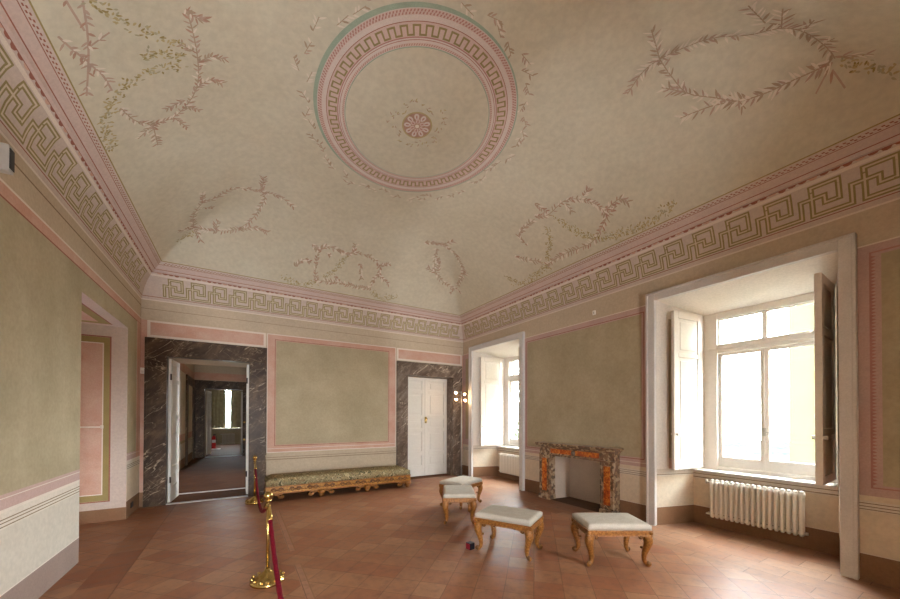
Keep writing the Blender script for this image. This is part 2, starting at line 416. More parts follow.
# middle pier, hollowed for the firebox
wall_boxes(mb, 'y', XR, 6.0, f2, n1, 0, 4.75, [(FB[0], FB[1], 0, FB[2])], 'zone_beige')
def yat(y, yf, x): return y+(yf-y)*(x-XR)/(XF-XR)
mb.prism([(6.0, f2), (6.0, n1), (6.0, yat(n1, n1f, 6.0)), (XF, n1f), (XO, n1f), (XO, f2f), (XF, f2f), (6.0, yat(f2, f2f, 6.0))], 0, 4.75, 'zone_beige')
mb.prism([(XR, f2), (6.0, f2), (6.0, yat(f2, f2f, 6.0))], 0, 4.75, 'zone_beige')
mb.prism([(XR, n1), (6.0, n1), (6.0, yat(n1, n1f, 6.0))], 0, 4.75, 'zone_beige')
for (y0, y0f, y1, y1f) in ((n1, n1f, f1, f1f), (n2, n2f, f2, f2f)):
    # lintel with a sloping soffit, breast wall under the window
    mb.sweep([(XR, 0, ZT), (XF, 0, 3.35), (XO, 0, 3.35), (XO, 0, 4.75), (XR, 0, 4.75)], (0, y0, 0), (0, y1, 0), 'zone_beige')
    mb.box(6.27, XO, y0, y1, 0, ZS-.03, 'zone_beige')
    q = .0015
    mb.quad((XR, y0, ZT-q), (XF, y0f, 3.35-q), (XF, y1f, 3.35-q), (XR, y1, ZT-q), 'reveal_white')
    for ya, yf, s in ((y0, y0f, 1), (y1, y1f, -1)):
        A = (XR, ya); Bq = (XF, yf); nn = (.1*s, s)
        paint(mb, A, Bq, nn, 0, .28, 'base_brown'); paint(mb, A, Bq, nn, .28, .77, 'dado_cream'); paint(mb, A, Bq, nn, .28, .29, 'line_white', 2)
        paint(mb, A, Bq, nn, .77, .88, 'dado_light'); paint(mb, A, Bq, nn, .785, .795, 'line_dark', 2); paint(mb, A, Bq, nn, .88, 3.52, 'reveal_white')
        xa = XR+.24*(XF-XR); xb = XR+.62*(XF-XR); y_ = lambda x: yat(ya, yf, x)
        paint(mb, (xa, y_(xa)), (xb, y_(xb)), nn, .88, 1.05, 'band_pink', 2); paint(mb, (xa, y_(xa)), (xb, y_(xb)), nn, 1.05, 3.25, 'field_olive', 2)
    ya, yb = yat(y0, y0f, 6.27), yat(y1, y1f, 6.27)
    B = Face(mb, 'y', 6.27, -1)
    B.r(ya, yb, 0, .28, 'base_brown'); B.r(ya, yb, .28, .72, 'dado_cream'); B.r(ya, yb, .28, .29, 'line_white', 2)
    B.r(ya, yb, .72, ZS-.03, 'dado_light'); B.r(ya, yb, .735, .748, 'line_dark', 2); B.r(ya, yb, .79, .80, 'line_dark', 2)
F = Face(mb, 'y', XR, -1)
for a, b in ((YF, .90), (3.06, FB[0]), (FB[1], 5.92), (8.04, YB)):
    F.r(a, b, 0, .275, 'base_brown'); F.r(a, b, .275, .73, 'dado_cream'); F.r(a, b, .275, .285, 'line_white', 2)
    F.r(a, b, .73, .83, 'dado_light')
    for z in (.738, .768, .80): F.r(a, b, z, z+.008, 'line_dark', 2)
    F.r(a, b, .83, .93, 'dado_cream')
    F.r(a, b, .885, .93, 'band_rose', 2)
for a, b in ((YF, .90), (3.06, 5.92), (8.04, YB)):
    F.r(a, b, .93, 3.485, 'band_rose', 2); F.r(a, b, 3.485, 3.50, 'line_white')
F.r(3.185, 5.80, 1.03, 3.37, 'field_olive', 3); F.frame(3.14, 5.83, 1.0, 3.40, .012, 'line_red', 3); F.r(3.06, 5.92, .94, .95, 'line_white', 3)
F.r(8.1, 8.32, 1.05, 3.35, 'field_olive', 3)
F.r(YF, .72, 1.0, 3.37, 'field_olive', 3)
F.r(YF, .80, .965, .978, 'ring_red', 3); F.r(.785, .80, .965, 3.405, 'ring_red', 3); F.r(YF, .80, 3.395, 3.41, 'ring_red', 3)
for i in range(66):
    z = 1.0+i*.036; mb.add([(XR-.0045, .785, z), (XR-.0045, .785, z+.03), (XR-.0045, .755, z+.015)], [(0, 1, 2)], 'ring_red')
# firebox lining, splayed sides
mb.quad((XR, FB[0], 0), (5.96, FB[0]+.12, 0), (5.96, FB[0]+.12, FB[2]), (XR, FB[0], FB[2]), 'firebox')
mb.quad((XR, FB[1], 0), (5.96, FB[1]-.05, 0), (5.96, FB[1]-.05, FB[2]), (XR, FB[1], FB[2]), 'firebox')
mb.quad((5.96, FB[0], 0), (5.96, FB[1], 0), (5.96, FB[1], FB[2]), (5.96, FB[0], FB[2]), 'firebox')
mb.quad((XR-.15, FB[0], .004), (5.98, FB[0], .004), (5.98, FB[1], .004), (XR-.15, FB[1], .004), 'hearth')
mb.tube([(5.93, 4.08, 0), (5.93, 4.08, .93)], .02, 'firebox', 8)
mb.build('wall_right', kind='structure')

# ------------------------------------------------------------------ front wall (behind the camera) with a doorway and window added for fill light
mb = MB()
wall_boxes(mb, 'x', -.7, YF, XL, XR+.02, 0, 4.75, [(-.4, .4, 0, 2.2), (3.5, 3.95, 1.0, 2.7)], 'zone_beige')
mb.build('wall_front', kind='structure')

# ------------------------------------------------------------------ stone architraves round the recesses
for k, w in enumerate((W2, W1)):
    mb = MB(); a, b = w
    for y0, y1 in ((a-.13, a), (b, b+.13)): mb.box(XR-.06, XR+.03, y0, y1, 0, 3.645, 'stone_trim')
    mb.box(XR-.06, XR+.03, a, b, ZT-.005, 3.645, 'stone_trim')
    for y0, y1 in ((a-.13, a-.10), (b+.10, b+.13)): mb.box(XR-.075, XR-.05, y0, y1, 0, 3.645, 'stone_trim')
    mb.box(XR-.075, XR-.05, a-.13, b+.13, 3.615, 3.645, 'stone_trim')
    mb.build('trim_%d' % (k+1), bevel=.006, kind='structure')

# ------------------------------------------------------------------ cornice: cove frieze and mouldings, mitred round the room
PROF = [(0, 3.865), (.015, 3.93), (.05, 4.07), (.11, 4.22), (.19, 4.35), (.215, 4.355), (.225, 4.39), (.30, 4.475), (.335, 4.52), (.345, ZC+.003)]
SA = [0]
for a, b in zip(PROF, PROF[1:]): SA.append(SA[-1]+math.dist(a, b))
def prof(s, lift=0):
    s = min(max(s, 0), SA[-1])
    for i in range(len(SA)-1):
        if s <= SA[i+1]+1e-9:
            t = (s-SA[i])/(SA[i+1]-SA[i]); (d0, z0), (d1, z1) = PROF[i], PROF[i+1]
            L = SA[i+1]-SA[i]; nx, nz = (z1-z0)/L, -(d1-d0)/L
            return d0+(d1-d0)*t+nx*lift, z0+(z1-z0)*t+nz*lift
def wpt(w, u, d, z):
    return {'B': (u, YB-d, z), 'F': (u, YF+d, z), 'L': (XL+d, u, z), 'R': (XR-d, u, z)}[w]
WU = {'B': (XL, XR), 'F': (XL, XR), 'L': (YF, YB), 'R': (YF, YB)}
cor = MB()
def band(s0, s1, m, lift=0):
    ss = [s0]+[s for s in SA if s0+1e-6 < s < s1-1e-6]+[s1]
    for w in 'BLRF':
        a, b = WU[w]
        for p, q in zip(ss, ss[1:]):
            e = 1e-7
            d0, z0 = prof(p+e, lift); d1, z1 = prof(q-e, lift)
            cor.quad(wpt(w, a+d0, d0, z0), wpt(w, b-d0, d0, z0), wpt(w, b-d1, d1, z1), wpt(w, a+d1, d1, z1), m)
band(0, SA[4], 'frieze_pink'); band(SA[4], SA[5], 'mould_pink'); band(SA[5], SA[-1], 'mould_pink')
band(0, .018, 'line_white', .001); band(.068, .078, 'line_red', .001); band(.455, .49, 'line_white', .001)
band(SA[4]-.007, SA[4], 'line_red', .001)
band(SA[6]+.004, SA[6]+.014, 'line_red', .001)
band(SA[7]-.004, SA[8], 'frieze_pink', .001); band(SA[7]-.01, SA[7]-.003, 'line_red', .0015); band(SA[8]+.001, SA[9], 'olive_dark', .0015)
def cquad(w, u0, u1, s0, s1, m, lift):
    lo, hi = min(s0, s1), max(s0, s1); n = max(1, int((hi-lo)/.05)); ss = [lo+(hi-lo)*i/n for i in range(n+1)]
    for p, q in zip(ss, ss[1:]):
        d0, z0 = prof(p, lift); d1, z1 = prof(q, lift)
        cor.quad(wpt(w, u0, d0, z0), wpt(w, u1, d0, z0), wpt(w, u1, d1, z1), wpt(w, u0, d1, z1), m)
S0, S1 = .118, .418
def key(w, u0, per, sgn):
    """one interlaced key; local x in periods, y 0..1 in the frieze"""
    P = [(0, 0), (0, .61), (.49, .61), (.49, .35), (.77, .35), (.77, 1), (.235, 1), (.235, 0), (1, 0)]
    for wd, m, li in ((.050, 'key_olive', .002), (.016, 'key_core', .0032)):
        h = wd/2
        for k, ((xa, ya), (xb, yb)) in enumerate(zip(P, P[1:])):
            ua, ub = u0+sgn*per*xa, u0+sgn*per*xb; sa, sb = S0+(S1-S0)*ya, S0+(S1-S0)*yb
            l2 = li+.00015*k
            cquad(w, min(ua, ub)-h, max(ua, ub)+h, min(sa, sb)-h, max(sa, sb)+h, m, l2)
x = -.464-.235*.35
while x > XL+.25: x -= .35
x += .35
while x+.35 < XR-.14: key('B', x, .35, 1); x += .35
y = 3.134+.235*.387
while y < YB-.15-.387: y += .387
while y-.387 > YF+.1: key('R', y, .387, -1); y -= .387
y = YF+.16
while y+.387 < YB-.12: key('L', y, .387, 1); y += .387
# scallops under the red fillet, beads in the top fillet
for w in 'BLR':
    a, b = WU[w]; u = a+.25; i = 0
    while u < b-.25:
        s = SA[4]-.006; q = []
        for k in range(5):
            an = PI*k/4; d, z = prof(s-.02*math.sin(an)*(1 if i % 3 else 1.4), .0022); q.append(wpt(w, u+.036-.036*math.cos(an), d, z))
        cor.add(q, [tuple(range(5))], 'line_red' if i % 4 else 'band_pink'); u += .085; i += 1
    u = a+.36
    while u < b-.36:
        for k in (0, 1):
            s = SA[7]+.006+.018*k
            d0, z0 = prof(s, .003); d1, z1 = prof(s+.012, .003)
            o = .024*k
            cor.quad(wpt(w, u+o, d0, z0), wpt(w, u+o+.022, d0, z0), wpt(w, u+o+.030, d1, z1), wpt(w, u+o+.008, d1, z1), 'line_red')
        u += .05
cor.build('trim_3', kind='structure')

# ------------------------------------------------------------------ cloister vault with its painted medallion and wreaths
VX0, VX1, VY0, VY1 = XL+.345, XR-.345, YF+.345, YB-.345
def g_(u):
    u = min(max(u, 0), 1); return 1-(1-u)**3.1
def V(x, y):
    a = g_(min(x-VX0, VX1-x)/3.24); b = g_(min(y-VY0, VY1-y)/3.6)
    t = max(min(a, b), 0); k = .22*t*t+1e-6; h = max(k-abs(a-b), 0)
    return ZC+1.07*(min(a, b)-h*h/(4*k))
vb = MB()
NX, NY = 162, 198
gx = [VX0+(VX1-VX0)*i/NX for i in range(NX+1)]; gy = [VY0+(VY1-VY0)*j/NY for j in range(NY+1)]
vb.add([(x, y, V(x, y)) for y in gy for x in gx], [(j*(NX+1)+i, j*(NX+1)+i+1, (j+1)*(NX+1)+i+1, (j+1)*(NX+1)+i) for j in range(NY) for i in range(NX)], 'vault_plaster', True)
def on(x, y, lift): return (x, y, V(x, y)-lift)
# medallion (slightly oval in plan)
MC = (1.97, 4.10); EX = .90
def ml(r, a, lift): return on(MC[0]+EX*r*math.cos(a), MC[1]+r*math.sin(a), lift)
def ring(r0, r1, m, l, a0=0, a1=2*PI, n=144):
    lf = .005+.0015*l
    for i in range(n):
        p, q = a0+(a1-a0)*i/n, a0+(a1-a0)*(i+1)/n
        vb.quad(ml(r0, p, lf), ml(r1, p, lf), ml(r1, q, lf), ml(r0, q, lf), m)
for i in range(144):
    p, q = 2*PI*i/144, 2*PI*(i+1)/144
    o = lambda a: 1.372+.012+.034*max(0, math.cos(a-3.5))
    vb.quad(ml(1.36, p, .0065), ml(o(p), p, .0065), ml(o(q), q, .0065), ml(1.36, q, .0065), 'ring_green')
ring(1.25, 1.365, 'ring_pale', 2); ring(1.10, 1.25, 'ring_pink', 2); ring(1.0, 1.10, 'ring_pale', 2); ring(1.0, 1.012, 'ring_green', 3)
ring(1.305, 1.362, 'ring_pink', 3); ring(1.245, 1.252, 'line_red', 3); ring(1.094, 1.106, 'ring_red', 3); ring(1.072, 1.080, 'ring_red', 3); ring(1.015, 1.045, 'ring_pink', 3)
for i in range(230):
    a = 2*PI*i/230
    for k in range(2):
        aa = a+k*.012; r = 1.312+.024*k
        vb.quad(ml(r, aa, .0115), ml(r+.02, aa+.006, .0115), ml(r+.02, aa+.018, .0115), ml(r, aa+.012, .0115), 'ring_red')
    r = 1.020
    vb.quad(ml(r, a, .0115), ml(r+.022, a+.012, .0115), ml(r+.022, a+.021, .0115), ml(r, a+.009, .0115), 'ring_red')
N = 54; w_ = .010
for i in range(N):
    a = 2*PI*i/N; h = PI/N; rl, rh = 1.125, 1.215
    for p, q, r0, r1 in ((a, a+h, rh-w_, rh+w_), (a+h, a+2*h, rl-w_, rl+w_)): ring(r0, r1, 'key_olive', 4, p-w_/1.2, q+w_/1.2, 3)
    for p in (a, a+h): ring(rl, rh, 'key_olive', 4, p-w_/1.2, p+w_/1.2, 1)
# rosette: two whorls of pale petals on a red ground inside an olive ring
ring(0, .20, 'leaf_red', 2, n=40); ring(.195, .215, 'leaf_olive', 3, n=40)
def petal(a, r0, r1, w, m, l):
    pts = []
    for t, s in ((0, .25), (.35, .9), (.7, 1), (.93, .6), (1, 0), (.93, -.6), (.7, -1), (.35, -.9), (0, -.25)):
        r = r0+(r1-r0)*t; pts.append(ml(r, a+s*w/max(r, .03), .0065+.0015*l))
    vb.add(pts, [tuple(range(9))], m)
for k in range(9): petal(2*PI*k/9, .09, .188, .036, 'ring_pale', 3)
for k in range(9): petal(2*PI*k/9, .11, .165, .010, 'ring_red', 4)
for k in range(6): petal(2*PI*k/6+.2, .035, .115, .034, 'ring_pink', 5)
for k in range(6): petal(2*PI*k/6+.2, .05, .095, .009, 'ring_red', 6)
ring(.0, .042, 'leaf_red', 7, n=16); ring(0, .030, 'leaf_pale', 8, n=12)
def leaf(x, y, ang, L, W, m, l=.006):
    ca, sa = math.cos(ang), math.sin(ang); q = []
    for t, s in ((0, 0), (.3, .5), (.7, .4), (1, 0), (.7, -.4), (.3, -.5)):
        q.append(on(x+ca*t*L-sa*s*W, y+sa*t*L+ca*s*W, l))
    vb.add(q, [tuple(range(6))], m)
def resample(P, step):
    out = []
    for (ax, ay), (bx, by) in zip(P, P[1:]):
        d = math.dist((ax, ay), (bx, by)); n = max(1, int(d/step))
        for i in range(n): out.append((ax+(bx-ax)*i/n, ay+(by-ay)*i/n))
    return out+[P[-1]]
def smooth(P):
    if len(P) < 3: return P
    o = []
    n = len(P)
    for i in range(n-1):
        p0, p1, p2, p3 = P[max(i-1, 0)], P[i], P[i+1], P[min(i+2, n-1)]
        for k in range(6):
            t = k/6
            o.append(tuple(.5*(2*p1[c]+(p2[c]-p0[c])*t+(2*p0[c]-5*p1[c]+4*p2[c]-p3[c])*t*t+(3*p1[c]-p0[c]-3*p2[c]+p3[c])*t**3) for c in (0, 1)))
    return o+[P[-1]]
def stem(P, w, m, l=.0055):
    Q = resample(smooth(P), .04)
    for (ax, ay), (bx, by) in zip(Q, Q[1:]):
        d = math.dist((ax, ay), (bx, by)) or 1; nx, ny = -(by-ay)/d*w/2, (bx-ax)/d*w/2
        vb.quad(on(ax+nx, ay+ny, l), on(ax-nx, ay-ny, l), on(bx-nx, by-ny, l), on(bx+nx, by+ny, l), m)
STY = {'A': (.07, .018), 'B': (.085, .022), 'C': (.09, .028), 'D': (.10, .028), 'E': (.09, .024), 'F': (.105, .021)}
PAINT = [('A','b',[(-1.01,3.55),(-1.05,3.79),(-1.1,4.0),(-1.2,4.33)]),('A','b',[(-1.09,3.53),(-1.06,3.77)]),('A','b',[(-1.2,3.76),(-1.16,3.89),(-1.11,4.02)]),('A','b',[(-1.08,3.91),(-0.93,3.82)]),('A','b',[(-1.11,4.04),(-1.06,4.18),(-1.04,4.36)]),('A','o',[(-0.98,3.56),(-0.86,3.73),(-0.69,3.88),(-0.51,3.98)]),('A','o',[(-0.75,4.06),(-0.63,4.07),(-0.49,4.12)]),('A','o',[(-1.22,5.06),(-1.15,4.67),(-1.03,4.42),(-0.89,4.31),(-0.71,4.23),(-0.51,4.23)]),('A','p',[(-1.03,4.58),(-0.96,4.79),(-0.84,4.88),(-0.67,4.87),(-0.51,4.69),(-0.41,4.46),(-0.38,4.19),(-0.39,3.88),(-0.42,3.66)]),('A','p',[(-0.38,4.19),(-0.28,4.12),(-0.15,4.13)]),('A','p',[(-0.41,4.48),(-0.29,4.39),(-0.19,4.43)]),('A','p',[(-0.84,4.88),(-0.85,5.24)]),('A','p',[(-0.54,4.72),(-0.41,4.81)]),('A','p',[(-0.53,4.65),(-0.71,4.73)]),('A','p',[(-0.42,3.66),(-0.36,3.73),(-0.29,3.74)]),('A','p',[(-0.65,4.88),(-0.55,5.06)]),('A','p',[(-0.41,4.06),(-0.51,3.98)]),('A','p',[(-0.85,4.92),(-0.99,5.05)]),('B','p',[(-0.71,7.46),(-0.69,7.1),(-0.54,6.75),(-0.37,6.68),(-0.13,6.47),(0.06,6.46),(0.28,6.44)]),('B','p',[(0.3,6.47),(0.33,6.64),(0.27,6.83),(0.14,7.12),(-0.08,7.35),(-0.34,7.45),(-0.53,7.49),(-0.71,7.46)]),('B','p',[(-0.54,6.75),(-0.51,6.45)]),('B','p',[(0.28,6.44),(0.29,6.09)]),('B','p',[(0.3,6.47),(0.53,6.48),(0.79,6.64)]),('B','p',[(-0.03,7.34),(0.22,7.24),(0.42,7.27)]),('B','p',[(-0.71,7.46),(-0.91,7.38)]),('B','p',[(-0.71,7.46),(-0.63,7.7)]),('B','o',[(-0.94,7.7),(-0.76,7.58)]),('B','p',[(-0.55,6.89),(-0.41,6.96)]),('B','p',[(-0.41,7.44),(-0.35,7.27)]),('C','p',[(1.4,7.97),(1.34,7.7),(1.35,7.4),(1.47,7.26),(1.72,7.28),(1.89,7.32),(2.09,7.24),(2.39,7.25),(2.62,7.38),(2.69,7.58),(2.61,7.72),(2.6,7.89),(2.36,7.93),(2.11,7.92),(1.84,7.92),(1.62,7.94),(1.39,7.95)]),('C','p',[(1.2,7.28),(1.35,7.4)]),('C','p',[(0.94,7.78),(1.1,7.62),(1.21,7.65)]),('C','p',[(2.63,7.41),(2.86,7.29)]),('C','p',[(2.7,7.61),(3.01,7.76)]),('C','p',[(2.02,7.29),(2.01,7.04)]),('C','o',[(1.9,7.35),(1.75,7.67),(1.54,7.87)]),('C','o',[(0.77,8.03),(1.09,8.07),(1.4,7.99)]),('C','o',[(2.63,7.97),(2.93,8.06),(3.28,7.98)]),('C','p',[(2.21,7.45),(2.34,7.77)]),('C','p',[(1.74,7.83),(1.89,7.86)]),('C','p',[(1.5,7.39),(1.6,7.44)]),('D','p',[(3.66,6.61),(3.79,6.94),(3.95,7.2),(4.3,7.42),(4.67,7.51)]),('D','p',[(3.76,6.44),(4.03,6.49),(4.33,6.67),(4.52,6.85),(4.67,7.37)]),('D','p',[(3.34,6.56),(3.53,6.49),(3.73,6.43)]),('D','p',[(3.73,6.43),(3.84,6.17)]),('D','p',[(4.67,7.51),(4.64,7.66)]),('D','p',[(4.7,7.49),(4.84,7.4)]),('D','p',[(3.97,7.24),(3.71,7.16)]),('D','p',[(4.52,6.85),(4.57,6.7)]),('D','p',[(4.03,7.18),(3.84,6.85)]),('E','p',[(4.36,4.36),(4.46,4.15),(4.42,3.78),(4.51,3.56),(4.67,3.4),(4.87,3.34),(4.99,3.5),(5.09,3.74),(5.09,4.01),(5.07,4.34),(5.1,4.81)]),('E','p',[(4.7,4.88),(4.47,4.88),(4.4,4.4)]),('E','p',[(4.75,5.31),(4.9,5.09),(5.01,4.84)]),('E','o',[(4.57,4.06),(4.85,3.91),(5.04,3.7),(5.13,3.4),(5.18,3.07),(5.18,2.79),(5.13,2.58),(5.11,2.46)]),('E','o',[(4.63,4.31),(4.85,4.46),(5.02,4.7)]),('E','o',[(4.97,5.85),(5.2,5.53),(5.13,4.95),(5.12,4.76)]),('E','p',[(4.51,3.47),(4.46,3.32)]),('E','p',[(4.82,3.31),(4.78,3.06),(4.86,2.97)]),('E','p',[(4.2,4.2),(4.43,4.12)]),('E','p',[(4.46,3.78),(4.62,3.77)]),('E','p',[(4.87,3.34),(4.84,3.13)]),('F','w',[(3.69,1.91),(3.75,1.71),(3.84,1.49),(4.0,1.28),(4.07,1.07),(4.2,0.96),(4.44,0.89),(4.66,0.86)]),('F','w',[(4.66,0.88),(4.67,0.96),(4.64,1.15),(4.61,1.35),(4.54,1.54),(4.38,1.71),(4.19,1.88),(3.94,1.92),(3.69,1.91)]),('F','w',[(3.69,1.91),(3.35,1.81)]),('F','w',[(3.69,1.91),(3.69,2.08),(3.79,2.32)]),('F','w',[(4.07,1.07),(3.84,1.0)]),('F','w',[(3.94,1.14),(3.66,1.17)]),('F','w',[(4.2,0.96),(4.09,0.87)]),('F','w',[(4.44,0.89),(4.39,0.81)]),('F','w',[(4.54,1.54),(4.44,1.76),(4.37,2.03)]),('F','b',[(4.68,0.88),(4.83,1.02)]),('F','b',[(4.73,0.89),(4.9,0.84)]),('F','o',[(4.71,0.81),(4.84,0.69),(4.96,0.54)]),('F','w',[(4.19,1.88),(3.98,2.04)]),('F','w',[(4.54,1.54),(4.64,1.51)]),('F','w',[(4.67,0.82),(4.72,0.64)])]
for k, c, P in PAINT:
    L, W = STY[k]; S = smooth(P)
    if c == 'o':
        Q = resample(S, .022)
        for x, y in Q:
            for _ in range(4):
                leaf(x+random.gauss(0, .026), y+random.gauss(0, .026), random.uniform(0, 6.3), random.uniform(.025, .045), .015, random.choice(('leaf_olive', 'leaf_olive', 'leaf_sage', 'olive_dark')), .006+random.random()*.001)
        continue
    sm = {'b': 'leaf_pink', 'p': 'leaf_brown', 'w': 'leaf_brown'}[c]
    stem(P, .013 if c == 'b' else .010, sm)
    Q = resample(S, L*(1.1 if c == 'b' else .40)); sd = 1
    for i in range(len(Q)-1):
        (ax, ay), (bx, by) = Q[i], Q[i+1]; an = math.atan2(by-ay, bx-ax)
        for sd in (1, -1):
            if random.random() < (.4 if c == 'b' else .12): continue
            m = random.choice(('leaf_pale', 'leaf_pale', 'leaf_brown', 'leaf_pink')) if c == 'w' else random.choice(('leaf_pink', 'leaf_red', 'leaf_brown', 'leaf_pale') if c == 'p' else ('leaf_pink', 'leaf_red', 'leaf_pale'))
            leaf(ax, ay, an+sd*random.uniform(.45, 1.05), L*random.uniform(.6, 1.05), W*random.uniform(.7, 1.1), m, .006+random.random()*.001)
# loose sprays round the medallion and the rosette
for i in range(46):
    a = 2*PI*(i+random.random()*.6)/46; r = random.uniform(1.46, 1.62)
    x, y = MC[0]+EX*r*math.cos(a), MC[1]+r*math.sin(a); an = a+PI/2+random.uniform(-.7, .7)
    stem([(x, y), (x+.16*math.cos(an), y+.16*math.sin(an))], .008, 'leaf_brown')
    for k in range(5):
        leaf(x+.035*k*math.cos(an), y+.035*k*math.sin(an), an+random.choice((-.8, .8)), random.uniform(.05, .09), .02, random.choice(('leaf_pale', 'leaf_pale', 'leaf_brown', 'leaf_pink')))
for i in range(26):
    a = 2*PI*(i+random.random()*.5)/26; r = .34+.05*math.sin(5*a)+random.uniform(-.03, .03)
    x, y = MC[0]+EX*r*math.cos(a), MC[1]+r*math.sin(a)
    for k in range(3): leaf(x+random.gauss(0, .015), y+random.gauss(0, .015), a+random.uniform(.5, 2.4), random.uniform(.03, .06), .013, random.choice(('leaf_brown', 'leaf_pink', 'leaf_olive')))
vb.build('ceiling', kind='structure')

# ------------------------------------------------------------------ windows, each with casements, panes and inside shutters
def casement(parent, y0, y1, z0, z1, x, knob):
    mb = MB(); s = .048; b = .16
    mb.box(x, x+.045, y0, y0+s, z0, z1, 'white_paint'); mb.box(x, x+.045, y1-s, y1, z0, z1, 'white_paint')
    mb.box(x, x+.045, y0+s, y1-s, z0, z0+b, 'white_paint'); mb.box(x, x+.045, y0+s, y1-s, z1-s, z1, 'white_paint')
    o = mb.build('casement', parent, bevel=.005)
    g = MB(); g.box(x+.020, x+.024, y0+s, y1-s, z0+b, z1-s, 'glass'); g.build('pane', o)
    if knob is not None:
        h = MB(); h.tube([(x-.012, knob, z0+.12), (x-.012, knob, z1-.12)], .008, 'white_paint', 8)
        h.box(x-.03, x, knob-.018, knob+.018, 1.42, 1.54, 'lamp_metal'); h.tube([(x-.035, knob, 1.48), (x-.035, knob-.09, 1.47)], .01, 'lamp_metal', 8)
        h.build('handle', o)
def shutter(parent, hinge, tip, z0, z1, th):
    """panelled shutter leaf standing from hinge to tip (plan points), hinged on the window frame"""
    H, T = Vector(hinge), Vector(tip); d = T-H; L = d.length; d.normalize(); n = Vector((-d.y, d.x))
    xf = Matrix(((d.x, n.x, 0, H.x), (d.y, n.y, 0, H.y), (0, 0, 1, 0), (0, 0, 0, 1)))
    mb = MB(); s = .11; h = z1-z0; zs = [z0+.10, z0+.10+h*.19, z0+.10+h*.19+.09, z1-.13-h*.21-.07, z1-.13-h*.21, z1-.11]
    mb.box(0, s, -th/2, th/2, z0, z1, 'shutter_white'); mb.box(L-s, L, -th/2, th/2, z0, z1, 'shutter_white')
    for a, b in ((z0, zs[0]), (zs[1], zs[2]), (zs[3], zs[4]), (zs[5], z1)): mb.box(s, L-s, -th/2, th/2, a, b, 'shutter_white')
    for a, b in ((zs[0], zs[1]), (zs[2], zs[3]), (zs[4], zs[5])):
        mb.box(s, L-s, -th*.2, th*.2, a, b, 'shutter_white'); mb.box(s+.05, L-s-.05, -th*.36, th*.36, a+.05, b-.05, 'shutter_white')
    o = mb.build('shutter', parent, bevel=.006, xf=xf)
    k = MB()
    for z in (z0+.3, (z0+z1)/2, z1-.3): k.tube([(.0, 0, z-.04), (.0, 0, z+.04)], th*.5+.004, 'white_paint', 10)
    k.tube([(L-.05, th/2, z0+.55), (L-.05, th/2+.035, z0+.55)], .022, 'white_paint', 12); k.tube([(L-.05, -th/2, z0+.55), (L-.05, -th/2-.03, z0+.55)], .022, 'white_paint', 12)
    k.build('hinge', o, xf=xf)
for k, (y0, y0f, y1, y1f) in enumerate(((n2, n2f, f2, f2f), (n1, n1f, f1, f1f))):
    w = setting('window_%d' % (k+1), (0, 0, 0)); X = 6.52
    mb = MB(); zt = 3.35; fw = .125; fv = .18
    mb.box(X-.04, X+.10, y0f, y0f+fw, ZS, zt, 'white_paint'); mb.box(X-.04, X+.10, y1f-fv, y1f, ZS, zt, 'white_paint')
    mb.box(X-.04, X+.10, y0f+fw, y1f-fv, zt-.10, zt, 'white_paint'); mb.box(X-.04, X+.10, y0f+fw, y1f-fv, ZS, ZS+.05, 'white_paint')
    mb.box(X-.035, X+.10, y0f+fw, y1f-fv, 2.71, 2.84, 'white_paint'); mb.box(X-.055, X+.02, y0f+.05, y1f-.05, 2.755, 2.80, 'white_paint')
    ym = (y0f+y1f)/2-.015
    mb.box(X-.01, X+.08, ym-.014, ym+.014, 2.84, zt-.10, 'white_paint')
    mb.build('window_frame', w, bevel=.005)
    for a, b in ((y0f+fw, ym-.014), (ym+.014, y1f-fv)):
        m2 = MB(); m2.box(X, X+.04, a, a+.016, 2.84, zt-.10, 'white_paint'); m2.box(X, X+.04, b-.016, b, 2.84, zt-.10, 'white_paint')
        m2.box(X, X+.04, a+.016, b-.016, 2.84, 2.86, 'white_paint'); m2.box(X, X+.04, a+.016, b-.016, zt-.12, zt-.10, 'white_paint')
        o = m2.build('fanlight', w, bevel=.004); g = MB(); g.box(X+.018, X+.022, a+.016, b-.016, 2.86, zt-.12, 'glass'); g.build('pane', o)
    casement(w, y0f+fw+.002, ym-.001, ZS+.052, 2.708, X, None); casement(w, ym+.001, y1f-fv-.002, ZS+.052, 2.708, X, ym)
    m3 = MB(); m3.box(6.225, X-.04, yat(y0, y0f, 6.27)+.01, yat(y1, y1f, 6.27)-.01, ZS-.03, ZS, 'stone_trim'); m3.box(X-.04, XO, y0f, y1f, ZS-.03, ZS-.001, 'stone_trim')
    m3.build('window_sill', w, bevel=.005)
    shutter(w, (6.40, y1f+.01), (5.70, y1f+.10), ZS+.02, 3.34, .045)
    shutter(w, (6.42, y0f+.03), (5.70, y0f+.0), ZS+.05, 3.37, .065)

# ------------------------------------------------------------------ doors
def leaf_mesh(w, h, t, name, parent, xf, mat='door_white'):
    mb = MB(); s = .105
    rails = [(0, .30), None, None, None, None, (h-.09, h)]
    zb = [.30, .58, .69, 1.24, 1.35, 1.60, 1.71, 2.32, 2.42, h-.10]
    mb.box(0, s, 0, t, 0, h, mat); mb.box(w-s, w, 0, t, 0, h, mat)
    for a, b in ((0, zb[0]), (zb[1], zb[2]), (zb[3], zb[4]), (zb[5], zb[6]), (zb[7], zb[8]), (zb[9], h)): mb.box(s, w-s, 0, t, a, b, mat)
    for a, b in ((zb[0], zb[1]), (zb[2], zb[3]), (zb[4], zb[5]), (zb[6], zb[7]), (zb[8], zb[9])):
        mb.box(s, w-s, t*.42, t*.58, a, b, mat); mb.box(s+.055, w-s-.055, t*.2, t*.8, a+.055, b-.055, mat)
    return mb.build(name, parent, bevel=.008, xf=xf)
